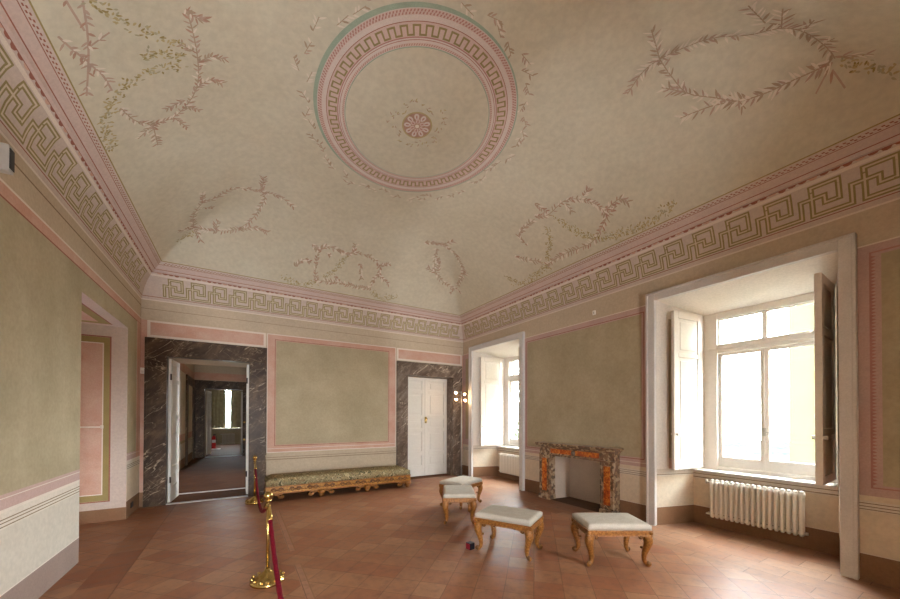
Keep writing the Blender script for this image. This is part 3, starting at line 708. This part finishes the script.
def marble_frame(mb, x0, x1, xi0, xi1, zi, zo, y, n, deep=.12, pr=.05, mm='marble_dark'):
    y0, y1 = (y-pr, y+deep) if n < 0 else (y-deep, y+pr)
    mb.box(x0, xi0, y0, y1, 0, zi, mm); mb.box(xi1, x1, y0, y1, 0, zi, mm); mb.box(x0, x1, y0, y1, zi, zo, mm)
    e = -.014 if n < 0 else .014
    ya, yb = sorted((y0 if n < 0 else y1, (y0 if n < 0 else y1)+e))
    q = .035                                              # raised outer fillet and plinth blocks
    mb.box(x0, x0+q, ya, yb, .22, zo, mm); mb.box(x1-q, x1, ya, yb, .22, zo, mm); mb.box(x0+q, x1-q, ya, yb, zo-q, zo, mm)
    mb.box(x0-.005, xi0, ya, yb, 0, .22, mm); mb.box(xi1, x1+.005, ya, yb, 0, .22, mm)
d = setting('door_1')
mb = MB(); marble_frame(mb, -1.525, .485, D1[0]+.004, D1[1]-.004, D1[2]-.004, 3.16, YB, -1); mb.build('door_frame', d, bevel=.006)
mb = MB()
for y in (8.46, 9.40): mb.box(D1[0]+.01, D1[1]-.01, y-.05 if y < 9 else y-.02, y+.05, 0, .012, 'stone_trim')
mb.build('threshold', d)
def mxf(ox, oy, ang): return Matrix.Translation((ox, oy, .012)) @ Matrix.Rotation(ang, 4, 'Z')
lf = leaf_mesh(.68, 2.79, .045, 'door_leaf', d, mxf(-1.15, 8.56, PI/2-.07))
mb = MB()
for z in (.45, 2.45): mb.tube([(-1.155, 8.555, z-.06), (-1.155, 8.555, z+.06)], .014, 'iron_dark', 8)
mb.build('hinge', lf)
lf = leaf_mesh(.68, 2.79, .04, 'door_leaf', d, mxf(.155, 8.62, PI/2))
mb = MB()
for z in (.45, 2.45): mb.tube([(.12, 8.605, z-.06), (.12, 8.605, z+.06)], .014, 'iron_dark', 8)
for z in (1.15, 1.55): mb.ball((.08, 9.22, z), .028, 'brass'); mb.tube([(.115, 9.22, z), (.08, 9.22, z)], .01, 'brass', 8)
mb.build('handle', lf)
d = setting('door_2')
mb = MB(); marble_frame(mb, 3.495, 5.52, D2[0]+.004, D2[1]-.004, D2[2]-.004, 3.145, YB, -1, deep=.3, mm='marble_brown'); mb.build('door_frame', d, bevel=.006)
yl = 8.77; xm = (D2[0]+D2[1])/2
lf = leaf_mesh(xm-D2[0]-.006, 2.775, .07, 'door_leaf', d, Matrix.Translation((D2[0]+.004, yl, .012)))
rf = leaf_mesh(D2[1]-xm-.006, 2.775, .07, 'door_leaf', d, Matrix.Translation((xm+.002, yl, .012)))
mb = MB(); mb.box(xm-.025, xm+.025, yl-.012, yl+.02, .02, 2.78, 'door_white'); mb.build('astragal', lf, bevel=.006)
mb = MB(); mb.box(xm-.03, xm+.03, yl-.022, yl-.008, 1.50, 1.68, 'brass'); mb.lathe([(.012, 0), (.03, -.03), (.03, -.05), (.012, -.065)], 'brass', (xm+.0, yl-.02, 1.62), 14, 'y'); mb.box(xm-.012, xm+.012, yl-.03, yl-.02, 1.50, 1.55, 'black_plastic')
mb.build('lock_plate', lf)
# baseboard of the shadowed corner strip and vent grille on the left wall
v = thing('air_vent', 'small dark air vent let into the brown skirting left of the open doorway', 'vent', (XL+.002, 7.93, .165))
mb = MB(); mb.box(0, .008, -.07, .07, -.045, .045, 'iron_dark'); mb.build('frame', v, bevel=.002)
mb = MB()
for i in range(4): mb.box(.008, .013, -.055, .055, -.032+i*.018, -.024+i*.018, 'black_plastic')
mb.build('grille', v)

# ------------------------------------------------------------------ the rooms beyond the open door
mb = MB()
wall_boxes(mb, 'y', -2.0, XL, 9.42, 25, 0, 4.6, [(15.0, 16.6, 0, 2.8)], 'field_olive')
F = Face(mb, 'y', XL, 1)
F.r(9.42, 17.2, 0, .3, 'base_brown'); F.r(9.42, 17.2, .3, .8, 'dado_grey'); F.r(9.42, 17.2, .88, 1.1, 'band_pink'); F.r(9.42, 17.2, 3.1, 3.4, 'band_pink'); F.r(9.42, 17.2, 1.1, 3.1, 'dado_cream'); F.r(9.42, 17.2, 3.4, 4.6, 'zone_beige')
mb.build('wall_left', kind='structure')
mb = MB()
wall_boxes(mb, 'x', 17.2, 18.0, XL, 6.85, 0, 4.6, [(-1.235, .09, 0, 2.80)], 'zone_beige')
F = Face(mb, 'x', 17.2, -1); F.r(XL, 6.8, 3.15, 3.45, 'band_pink')
mb.build('wall_back', kind='structure')
mb = MB(); wall_boxes(mb, 'y', XR, 6.85, 9.42, 25, 0, 4.6, [(10.3, 12.0, .9, 3.1), (20.3, 20.7, .9, 3.1)], 'zone_beige'); mb.build('wall_right', kind='structure')  # unseen side openings, sized to light the rooms beyond the door
mb = MB(); wall_boxes(mb, 'x', 24.6, 25.2, -2, 6.85, 0, 4.6, [(-1.35, .15, .95, 3.4)], 'field_olive'); mb.build('wall_back', kind='structure')
mb = MB(); mb.box(-2.0, 6.85, 9.42, 25.2, 4.6, 4.8, 'zone_beige'); mb.build('ceiling', kind='structure')
d = setting('door_3')
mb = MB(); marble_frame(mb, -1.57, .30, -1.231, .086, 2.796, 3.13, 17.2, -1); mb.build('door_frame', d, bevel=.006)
mb = MB(); mb.box(-1.22, .08, 17.15, 17.3, 0, .012, 'stone_trim'); mb.build('threshold', d)
leaf_mesh(.64, 2.76, .07, 'door_leaf', d, mxf(-1.21, 18.05, PI/2-.17)); leaf_mesh(.64, 2.76, .07, 'door_leaf', d, mxf(.10, 18.05, PI/2))
d = setting('door_4')
mb = MB()
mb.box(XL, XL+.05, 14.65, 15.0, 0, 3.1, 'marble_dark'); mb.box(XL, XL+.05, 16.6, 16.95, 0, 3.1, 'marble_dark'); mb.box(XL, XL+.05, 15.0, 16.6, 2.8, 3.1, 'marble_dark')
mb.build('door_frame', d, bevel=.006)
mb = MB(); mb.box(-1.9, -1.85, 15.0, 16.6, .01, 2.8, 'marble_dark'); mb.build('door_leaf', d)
w = setting('window_3')
mb = MB()
for a, b in ((-1.35, -1.28), (.08, .15)): mb.box(a, b, 24.75, 24.83, .95, 3.4, 'white_paint')
mb.box(-1.28, .08, 24.75, 24.83, 3.32, 3.4, 'white_paint'); mb.box(-1.28, .08, 24.75, 24.83, .95, 1.03, 'white_paint'); mb.build('window_frame', w)
mb = MB(); mb.box(-1.28, .08, 24.79, 24.795, 1.03, 3.32, 'glass'); mb.build('pane', w)
mb = MB(); mb.box(-1.40, .20, 24.45, 24.75, .90, .95, 'stone_trim'); mb.build('window_sill', w)
def curtain(x0, x1, y, z0, z1, label):
    mb = MB(); n = int((x1-x0)/.022)
    vs = []
    for i in range(n+1):
        x = x0+(x1-x0)*i/n; o = .03*math.sin(i*.9)+.012*math.sin(i*.37)
        vs += [(x, y+o, z0), (x, y+o*.6, z1), (x, y+o+.012, z0), (x, y+o*.6+.012, z1)]
    fs = []
    for i in range(n):
        a, b = 4*i, 4*i+4; fs += [(a, b, b+1, a+1), (b+2, a+2, a+3, b+3), (a, a+2, b+2, b), (a+1, b+1, b+3, a+3)]
    fs += [(0, 1, 3, 2), (4*n, 4*n+2, 4*n+3, 4*n+1)]
    mb.add(vs, fs, 'curtain', True); o = mb.build('curtain'); tag(o, label, 'curtain')
curtain(-1.46, -.74, 24.52, .97, 3.5, 'dark drawn curtain left of the bright slit in the farthest room')
curtain(-.505, .3, 24.52, .97, 3.5, 'dark drawn curtain right of the bright slit in the farthest room')

# ------------------------------------------------------------------ radiators
def radiator(n, pitch, z0, z1, dep, label, loc, rz=0, mat='radiator_white'):
    """sections along local x, standing off the wall behind local +y"""
    t = thing('radiator', label, 'radiator', loc, rz); L = n*pitch
    mb = MB(); h = z1-z0
    for yy in (-dep*.3, dep*.3):
        P = [(0, yy, z0+.012), (0, yy, z0+.04), (0, yy, z1-.04), (0, yy, z1-.012)]
        mb.tube(P, [pitch*.30, pitch*.36, pitch*.36, pitch*.30], mat, 10)
    for z in (z0+.035, z1-.035): mb.lathe([(.001, -pitch*.5), (.026, -pitch*.46), (.026, pitch*.46), (.001, pitch*.5)], mat, (0, 0, z), 12, 'x', 1, 1)
    mb.tube([(0, -dep*.3, z1-.012), (0, 0, z1), (0, dep*.3, z1-.012)], pitch*.34, mat, 10)
    mb.tube([(0, -dep*.3, z0+.012), (0, 0, z0+.004), (0, dep*.3, z0+.012)], pitch*.30, mat, 10)
    s = mb.build('section', t); s.location.x = -L/2+pitch/2
    for i in range(1, n):
        c = s.copy(); COL.objects.link(c); c.parent = t; c.location.x = -L/2+pitch*(i+.5)
    mb = MB(); mb.tube([(-L/2-.0, 0, z1-.035), (-L/2-.05, 0, z1-.035)], .014, 'lamp_metal', 8); mb.tube([(-L/2-.045, 0, z1-.06), (-L/2-.045, 0, z1-.0)], .018, 'lamp_metal', 10); mb.build('valve', t)
    mb = MB(); mb.tube([(-L/2, 0, z0+.035), (-L/2-.05, 0, z0+.035), (-L/2-.06, .03, z0+.03), (-L/2-.06, .112, z0+.03)], .012, 'radiator_white', 8); mb.build('pipe', t)
    mb = MB(); mb.tube([(L/2, 0, z0+.035), (L/2+.025, 0, z0+.035)], .02, 'radiator_white', 8); mb.build('end_plug', t)
    for x in (-L*.3, L*.3):
        for z in (z1-.12, z0+.08):
            mb = MB(); mb.box(x-.01, x+.01, 0, .115, z, z+.03, mat); mb.build('bracket', t)
    return t
radiator(17, .0612, .18, .735, .10, 'long white ribbed radiator under the large window on the right', (6.15, 1.94, 0), -PI/2)
radiator(15, .0625, .165, .675, .10, 'white ribbed radiator under the far window, near the floor lamp', (6.15, 6.98, 0), -PI/2)
radiator(9, .07, .02, .62, .12, 'small grey radiator below the curtained window of the farthest room', (-.60, 24.44, 0), 0, 'dado_grey')

# ------------------------------------------------------------------ fireplace
fp = thing('fireplace', 'low breccia marble fireplace with orange inlays on the window wall', 'fireplace', (XR, 4.40, 0), PI/2)
# local: x along the wall (+x = away from the window on the right), y = -out ... the room is at local +y
def fbox(name, boxes, bev=.006, mats=None):
    mb = MB()
    for b in boxes: mb.box(*b)
    return mb.build(name, fp, bevel=bev)
B_ = 'breccia'
for s in (-1, 1):
    x0, x1 = (.59, .86) if s > 0 else (-.835, -.575)
    fbox('jamb', [(x0, x1, 0, .17, .09, .92, B_), (x0-.015, x1+.015, 0, .19, 0, .09, B_), (x0, x0+.03, .17, .182, .12, .92, B_), (x1-.03, x1, .17, .182, .12, .92, B_)])
    xm_ = (x0+x1)/2
    fbox('inlay', [(xm_-.06, xm_+.06, .165, .178, .17, .84, 'inlay_orange')], .003)
fbox('lintel', [(-.835, .86, 0, .165, .92, 1.07, B_), (-.84, .865, 0, .185, .905, .935, B_)])
fbox('inlay', [(-.55, -.045, .16, .178, .96, 1.05, 'inlay_orange'), (.045, .56, .16, .178, .96, 1.05, 'inlay_orange')], .003)
mb = MB(); mb.lathe([(.001, .155), (.05, .165), (.05, .18), (.03, .19), (.001, .195)], 'marble_brown', (0, 0, 1.0), 18, 'y'); mb.build('boss', fp)
fbox('mantel_shelf', [(-.86, .88, 0, .20, 1.07, 1.10, B_), (-.885, .91, 0, .24, 1.10, 1.125, B_), (-.91, .94, 0, .27, 1.125, 1.16, B_)], .008)

# ------------------------------------------------------------------ gilded stools
def cushion(mb, L, W, z0, z1, m, dome=.02, r=.03):
    nx, ny = 16, 12; vs = []; 
    def f(t): return 1-max(0, (abs(t)-.80)/.20)**2.2
    for j in range(ny+1):
        for i in range(nx+1):
            u, v = 2*i/nx-1, 2*j/ny-1
            u2 = math.copysign(abs(u)**.55, u); v2 = math.copysign(abs(v)**.55, v)
            fz = math.sqrt(max(0, 1-max(0, (abs(u2)-(1-2*r/L))/(2*r/L))**2))*math.sqrt(max(0, 1-max(0, (abs(v2)-(1-2*r/W))/(2*r/W))**2))
            vs.append((u2*L/2, v2*W/2, z1-r+(r*fz)+dome*(1-u2*u2)*(1-v2*v2)))
    n = len(vs); ring_ = [i for i in range(nx+1)]+[j*(nx+1)+nx for j in range(1, ny+1)]+[ny*(nx+1)+i for i in range(nx-1, -1, -1)]+[j*(nx+1) for j in range(ny-1, 0, -1)]
    fs = [(j*(nx+1)+i, j*(nx+1)+i+1, (j+1)*(nx+1)+i+1, (j+1)*(nx+1)+i) for j in range(ny) for i in range(nx)]
    k = len(ring_); vs += [(vs[i][0], vs[i][1], z0) for i in ring_]
    fs += [(ring_[i], n+i, n+(i+1) % k, ring_[(i+1) % k]) for i in range(k)]; fs.append(tuple(n+i for i in range(k))[::-1])
    mb.add(vs, fs, m, True)
def spiral(c, r0, turns, ax, ay, n=22, flip=1):
    c = Vector(c); ax, ay = Vector(ax), Vector(ay)
    return [c+(ax*math.cos(flip*2*PI*turns*i/n)+ay*math.sin(flip*2*PI*turns*i/n))*r0*(1-.75*i/n) for i in range(n+1)]
LIN, GW, GD = 'linen', 'gilded_wood', 'gilded_dark'
def make_stool(label):
    t = thing('stool', label, 'stool', group='gilded upholstered stools')
    L, W = .72, .51
    mb = MB(); cushion(mb, L-.004, W-.004, .418, .484, LIN, .006, .016); mb.build('cushion', t)
    mb = MB(); mb.box(-L/2, L/2, -W/2, W/2, .352, .418, GW); mb.box(-L/2-.008, L/2+.008, -W/2-.008, W/2+.008, .404, .417, GW); mb.box(-L/2-.006, L/2+.006, -W/2-.006, W/2+.006, .352, .362, GW)
    for sx in (-1, 1):
        for sy in (-1, 1): mb.lathe([(.001, .02), (.02, .018), (.026, 0), (.02, -.018), (.001, -.02)], GW, (sx*(L/2-.01), sy*(W/2-.01), .385), 12, 'x')
    mb.build('seat_frame', t, bevel=.004)
    for sx in (-1, 1):
        for sy in (-1, 1):
            lm = MB()
            P = [(.318, .212, .365), (.330, .219, .32), (.336, .223, .28), (.326, .217, .23), (.310, .207, .17), (.300, .201, .115), (.300, .201, .075), (.312, .208, .042), (.332, .219, .026)]
            R = [.050, .052, .049, .042, .034, .029, .026, .024, .022]
            q = [(a*sx, b*sy, c) for a, b, c in smooth3(P)]; rr = interp(R, len(q))
            lm.tube(q, rr, GW, 10)
            dirv = Vector((sx*.83, sy*.5, 0)).normalized(); side = Vector((-dirv.y, dirv.x, 0)); c0 = Vector((sx*.336, sy*.222, .036))
            sp_ = spiral(c0, .027, 1.4, -dirv, (0, 0, -1)); lm.tube(sp_, [.016-.006*i/len(sp_) for i in range(len(sp_))], GW, 8)
            lm.ball(c0, .029, GD, 12, 7)
            # knee brackets: one scroll along each rail, and an acanthus bud on the inner side of the leg
            for a, b, ax in ((sx*.255, sy*.222, (-sx, 0, 0)), (sx*.325, sy*.15, (0, -sy, 0))):
                sc = spiral((a, b, .338), .022, 1.3, ax, (0, 0, -1)); lm.tube(sc, [.013-.005*i/len(sc) for i in range(len(sc))], GD, 8)
                lm.tube([Vector((a, b, .352)), Vector((a, b, .352))-Vector(ax)*.05], [.012, .018], GW, 8)
            lm.ball((sx*.283, sy*.178, .205), .016, GD, 10, 6); lm.ball((sx*.345, sy*.212, .27), .017, GD, 10, 6)
            lm.build('leg', t)
    return t
def smooth3(P):
    o = []; n = len(P)
    for i in range(n-1):
        p0, p1, p2, p3 = P[max(i-1, 0)], P[i], P[i+1], P[min(i+2, n-1)]
        for k in range(3):
            t = k/3
            o.append(tuple(.5*(2*p1[c]+(p2[c]-p0[c])*t+(2*p0[c]-5*p1[c]+4*p2[c]-p3[c])*t*t+(3*p1[c]-p0[c]-3*p2[c]+p3[c])*t**3) for c in (0, 1, 2)))
    return o+[P[-1]]
def interp(R, n):
    o = []
    for i in range(n):
        x = i/(n-1)*(len(R)-1); k = min(int(x), len(R)-2); o.append(R[k]+(R[k+1]-R[k])*(x-k))
    return o
R_ = math.radians
st = make_stool('gilded stool with pale linen seat beside the small black and red cube')
st.location = (2.945, 3.39, 0); st.rotation_euler.z = R_(-62)
dup(st, (3.79, 2.555, 0), R_(-31), 'gilded stool with pale linen seat nearest the large window and radiator')
dup(st, (3.12, 4.86, 0), R_(60), 'gilded stool with pale linen seat, partly hiding the farthest stool')
dup(st, (3.66, 5.60, 0), R_(22), 'farthest gilded stool, half hidden behind another stool near the closed doors')

# ------------------------------------------------------------------ long gilded bench
bn = thing('bench', 'long low gilded bench with green-gold brocade seat against the back wall', 'bench', (1.97, 7.94, 0), R_(-1.5))
L, W = 3.05, .68
mb = MB(); cushion(mb, L-.01, W-.01, .30, .455, 'brocade', .02, .05); mb.build('cushion', bn)
mb = MB(); mb.box(-L/2, L/2, -W/2, W/2, .145, .30, 'gilded_bright'); mb.box(-L/2-.012, L/2+.012, -W/2-.012, W/2+.012, .282, .302, GW); mb.box(-L/2-.008, L/2+.008, -W/2-.008, W/2+.008, .145, .162, GW)
mb.build('frame', bn, bevel=.005)
mb = MB()
for i in range(9):
    x = -L/2+.2+i*(L-.4)/8
    for s in (-1, 1):
        sp_ = spiral((x+s*.06, -W/2-.006, .225), .046, 1.5, (s, 0, 0), (0, 0, 1)); mb.tube(sp_, [.013-.005*k/len(sp_) for k in range(len(sp_))], GD, 6)
        mb.tube([(x+s*.095, -W/2-.004, .225), (x+s*.13, -W/2-.005, .205), (x+s*.162, -W/2-.004, .225)], [.008, .009, .005], GD, 6)
    mb.ball((x, -W/2-.004, .225), .02, GD, 10, 6)
mb.build('carving', bn)
for x in (-L/2+.06, -L/6+.02, L/6-.02, L/2-.06):
    for y in (-W/2+.04, W/2-.04):
        lm = MB()
        lm.tube([(x, y, .155), (x, y-.01 if y < 0 else y+.01, .11), (x, y, .07), (x, y, .05)], [.075, .085, .065, .045], GW, 12)
        lm.lathe([(.001, -.04), (.04, -.04), (.048, 0), (.04, .04), (.001, .04)], GW, (x, y, .048), 14, 'x')
        if y < 0:
            for s in (-1, 1):
                if abs(x+s*.22) < L/2:
                    sp_ = spiral((x+s*.2, y-.012, .105), .055, 1.5, (s, 0, 0), (0, 0, -1), 24); lm.tube(sp_, [.02-.008*k/len(sp_) for k in range(len(sp_))], GW, 7)
                    lm.tube([(x+s*.07, y-.01, .14), (x+s*.13, y-.01, .12), (x+s*.185, y-.01, .14)], [.03, .024, .018], GW, 7)
        lm.build('leg', bn)

# ------------------------------------------------------------------ rope barrier
def stanchion(loc, label, name='stanchion'):
    t = thing(name, label, 'stanchion', loc, 0, 'brass rope stanchions')
    mb = MB(); mb.lathe([(.001, 0), (.15, 0), (.162, .012), (.160, .028), (.148, .036), (.142, .052), (.125, .066), (.092, .074), (.080, .090), (.052, .108), (.034, .118), (.026, .14), (.001, .14)], 'brass', n=32)
    for k in range(12):
        a = 2*PI*k/12; mb.ball((.14*math.cos(a), .14*math.sin(a), .056), .022, 'brass', 8, 5, .7)
    mb.build('base', t)
    mb = MB(); mb.tube([(0, 0, .13), (0, 0, .82)], .016, 'brass', 14); mb.build('pole', t)
    mb = MB(); mb.lathe([(.017, .76), (.026, .77), (.026, .78), (.018, .79), (.018, .818), (.032, .825), (.032, .835), (.02, .845)], 'brass', n=20); mb.ball((0, 0, .882), .042, 'brass', 20, 12); mb.build('finial', t)
    mb = MB()
    for s in (-1, 1): mb.tube([(0, s*(.03+.022*math.cos(a)), .805+.022*math.sin(a)) for a in [2*PI*k/12 for k in range(13)]], .006, 'brass', 6, False)
    mb.build('hook_ring', t)
    return t
S1_, S2_, S3_ = (.25, 4.0), (.25, 7.74), (.268, .75)
s1 = stanchion((*S1_, 0), 'nearer brass stanchion, standing alone on the open floor, red rope clipped to it')
dup(s1, (*S2_, 0), 0, 'farther brass stanchion beside the marble door frame, left of the bench')
dup(s1, (*S3_, 0), 0, 'brass stanchion out of frame holding the near end of the red rope')
def rope(A, B, za, zb, zmin, label, sag=.5):
    t = thing('barrier_rope', label, 'rope', (0, 0, 0), 0, 'red barrier ropes')
    P = []
    n = 44
    a, b = Vector((*A, za)), Vector((*B, zb)); d = (b-a); d.z = 0; d.normalize()
    a += d*.085; b -= d*.085
    for i in range(n+1):
        u = i/n; p = a.lerp(b, u); s = 4*u*(1-u); p.z = p.z*(1-s)+zmin*s if False else a.lerp(b, u).z-(a.lerp(b, u).z-zmin)*s; P.append(p)
    mb = MB()
    mb.tube(P[2:-2], [.019+.002*math.sin(i*2.6) for i in range(len(P)-4)], 'velvet_red', 12); r = mb.build('rope', t)
    for q, w in ((P[:4], 1), (P[-4:][::-1], 1)):
        m2 = MB(); m2.tube(q, [.01, .016, .024, .024], 'brass', 12); m2.build('end_cap', t)
rope(S2_, S1_, .80, .80, .38, 'red velvet rope hanging between the two brass stanchions')
rope(S1_, S3_, .815, .80, .36, 'red velvet rope running from the nearer stanchion out of the bottom of the view')

# ------------------------------------------------------------------ floor lamp in the far corner
fl_ = thing('floor_lamp', 'slim pale floor lamp with four lit bulbs in the corner beside the closed doors', 'lamp', (5.335, 8.17, 0))
mb = MB(); mb.lathe([(.001, 0), (.13, 0), (.13, .018), (.03, .03), (.014, .05), (.001, .05)], 'black_plastic', n=28); mb.build('base', fl_)
mb = MB(); mb.tube([(0, 0, .03), (0, 0, 2.40)], .013, 'lamp_metal', 12); mb.build('pole', fl_)
rgt = Vector((.855, -.519, 0))
for dx, z in ((-.15, 2.36), (-.14, 2.17), (.085, 2.32), (.10, 2.14)):
    c = rgt*dx; hm = MB()
    hm.tube([Vector((0, 0, z+.02)), c*.55+Vector((0, 0, z+.02)), c*.85+Vector((0, 0, z))], .007, 'lamp_metal', 8)
    dn = (c.normalized()*.6+Vector((-.45, -.75, -.15))).normalized()
    hm.tube([c+Vector((0, 0, z))-dn*.045, c+Vector((0, 0, z))-dn*.02, c+Vector((0, 0, z))+dn*.012], [.012, .03, .036], 'lamp_metal', 14, False)
    h = hm.build('lamp_head', fl_)
    bm_ = MB(); bm_.ball(c+Vector((0, 0, z))+dn*.012, .026, 'lamp_bulb', 12, 8); bm_.build('bulb', h)

# ------------------------------------------------------------------ small things
cb = thing('paperweight_cube', 'small black and red cube on the tiled floor beside a stool', 'cube', (2.53, 3.66, 0), R_(10))
mb = MB(); mb.box(-.04, .04, -.04, .04, .001, .084, 'black_plastic'); mb.build('body', cb, bevel=.004)
mb = MB(); mb.box(-.0425, -.0395, -.035, .035, .008, .076, 'red_plastic'); mb.build('side_panel', cb)
sn = thing('wall_sensor', 'grey box sensor with dark face high on the left wall', 'sensor', (XL, 3.885, 3.60))
mb = MB(); mb.box(0, .12, -.035, .035, -.10, .10, 'grey_plastic'); mb.build('housing', sn, bevel=.008)
mb = MB(); mb.box(.12, .124, -.03, .03, -.075, .075, 'black_plastic'); mb.build('face_plate', sn)
sn = thing('motion_detector', 'small white motion detector on the pink strip left of the open doorway', 'detector', (-1.555, YB, 2.53))
mb = MB(); mb.box(-.03, .03, -.06, 0, -.055, .055, 'white_paint'); mb.build('housing', sn, bevel=.008)
mb = MB(); mb.box(-.02, .02, -.064, -.059, -.045, 0, 'door_white'); mb.build('lens', sn)
sn = thing('wall_plate', 'tiny white plate on the wall high above the fireplace', 'plate', (XR, 4.06, 3.615))
mb = MB(); mb.box(-.02, 0, -.03, .03, -.04, .04, 'white_paint'); mb.build('cover', sn, bevel=.005)
mb = MB(); mb.box(-.023, -.019, -.012, .012, -.02, .02, 'grey_plastic'); mb.build('window', sn)
# things in the farthest room
ex = thing('fire_extinguisher', 'red fire extinguisher standing near the curtained window of the farthest room', 'extinguisher', (-1.16, 21.6, 0))
mb = MB(); mb.lathe([(.001, .02), (.08, .02), (.085, .04), (.085, .55), (.06, .63), (.03, .66), (.001, .66)], 'red_metal', n=20); mb.build('cylinder', ex)
mb = MB(); mb.tube([(0, 0, .65), (0, 0, .72)], .022, 'black_plastic', 10); mb.box(-.02, .10, -.012, .012, .72, .745, 'black_plastic'); mb.build('valve', ex)
mb = MB(); mb.tube([(.02, 0, .69), (.09, -.02, .66), (.115, -.03, .5), (.105, -.02, .3)], .012, 'black_plastic', 8); mb.build('hose', ex)
mb = MB(); mb.lathe([(.086, .3), (.0865, .301), (.0865, .45), (.086, .451)], 'paper', n=20); mb.build('label_sticker', ex)
mb = MB(); mb.lathe([(.001, 0), (.13, 0), (.13, .02), (.001, .02)], 'red_metal', n=20); mb.build('foot_plate', ex)
mb = MB(); mb.box(-1.55, -.85, 20.9, 21.3, .002, .02, 'paper'); tag(mb.build('floor_mat', bevel=.004), 'pale mat on the floor in front of the fire extinguisher', 'mat')

# ------------------------------------------------------------------ outside the windows
mb = MB(); mb.quad((7.5, -220, -12), (260, -220, -12), (260, 220, -12), (7.5, 220, -12), 'landscape'); mb.build('ground', kind='structure')
bd = thing('building', 'pale yellow building outside the large window', 'building', (0, 0, 0))
mb = MB(); mb.box(21, 32, -16, 5.35, -12, 14, 'facade_yellow'); mb.build('wall', bd)
mb = MB(); mb.tube([(20.93, 4.45, -12), (20.93, 4.45, 14)], .06, 'stone_trim', 10); mb.build('drainpipe', bd)
mb = MB(); mb.box(20.7, 32.3, -16.3, 5.65, 14, 14.4, 'stone_trim'); mb.build('roof', bd)
tr_ = thing('tree', 'green tree outside the far window', 'tree', (15.5, 16.6, -12))
mb = MB(); mb.tube([(0, 0, 0), (.1, 0, 6), (0, .1, 12)], [.35, .25, .12], 'tree_bark', 10)
for a in range(6): mb.tube([(0, .05, 8+a*.6), (1.6*math.cos(a*1.1), 1.6*math.sin(a*1.1), 10+a*.7)], [.12, .04], 'tree_bark', 6)
mb.build('trunk', tr_)
mb = MB(); rnd = random.Random(3)
for i in range(2600):
    a, b, r = rnd.uniform(0, 6.28), math.acos(rnd.uniform(-1, 1)), 2.1*rnd.random()**.4
    c = Vector((r*math.sin(b)*math.cos(a), r*math.sin(b)*math.sin(a), 12.6+1.7*r*math.cos(b)))
    u = Vector((rnd.uniform(-1, 1), rnd.uniform(-1, 1), rnd.uniform(-1, 1))).normalized()*.16; v = u.orthogonal().normalized()*.08
    mb.add([c-u, c+v, c+u, c-v], [(0, 1, 2, 3)], 'tree_leaf')
o = mb.build('foliage', tr_)

# ------------------------------------------------------------------ light
wd = bpy.data.worlds.new('sky'); scene.world = wd; wd.use_nodes = True
bg = wd.node_tree.nodes['Background']; bg.inputs[0].default_value = (.885, .95, 1, 1); bg.inputs[1].default_value = 72.0
def portal(loc, rot, sx, sy):
    l = bpy.data.lights.new('window_daylight', 'AREA'); l.shape = 'RECTANGLE'; l.size = sx; l.size_y = sy; l.cycles.is_portal = True
    o = bpy.data.objects.new('window_daylight', l); COL.objects.link(o); o.location = loc; o.rotation_euler = rot
for y in (6.95, 1.93): portal((6.9, y, 2.1), (0, PI/2, 0), 2.6, 1.6)
for y in (11.15, 20.5): portal((6.9, y, 2.0), (0, PI/2, 0), 2.3, 1.8)
portal((-.6, 25.3, 2.2), (-PI/2, 0, 0), 1.6, 2.6)
portal((0, -.75, 1.1), (PI/2, 0, 0), .85, 2.25); portal((3.725, -.75, 1.85), (PI/2, 0, 0), .5, 1.75)  # sky portals at the added front-wall openings

# ------------------------------------------------------------------ camera (level wide angle with vertical shift)
f, cy, th, pi_, ro = 345.5, 413.0, .5455, .0091, .0024
s, c = math.sin(th), math.cos(th)
right = Vector((c, -s, 0)); fwd = Vector((s, c, 0)); up = Vector((0, 0, 1))
fw2 = fwd*math.cos(pi_)+up*math.sin(pi_); up2 = -fwd*math.sin(pi_)+up*math.cos(pi_)
r3 = right*math.cos(ro)+up2*math.sin(ro); u3 = -right*math.sin(ro)+up2*math.cos(ro)
cam = bpy.data.cameras.new('camera'); co = bpy.data.objects.new('camera', cam); COL.objects.link(co)
m = Matrix.Identity(4)
for i in range(3): m[i][0], m[i][1], m[i][2] = r3[i], u3[i], -fw2[i]
m.translation = Vector((0, 0, 1.7)); co.matrix_world = m
cam.sensor_width = 36; cam.lens = 36*f/900; cam.shift_x = 0; cam.shift_y = (cy-299.5)/900
cam.clip_start = .05; cam.clip_end = 600
scene.camera = co
vs = scene.view_settings
vs.view_transform = 'Standard'; vs.look = 'None'; vs.gamma = 1; vs.use_curve_mapping = False; vs.exposure = .15
try:
    scene.cycles.use_denoising = True; scene.cycles.diffuse_bounces = 10; scene.cycles.max_bounces = 12; scene.cycles.transparent_max_bounces = 16
except Exception: pass
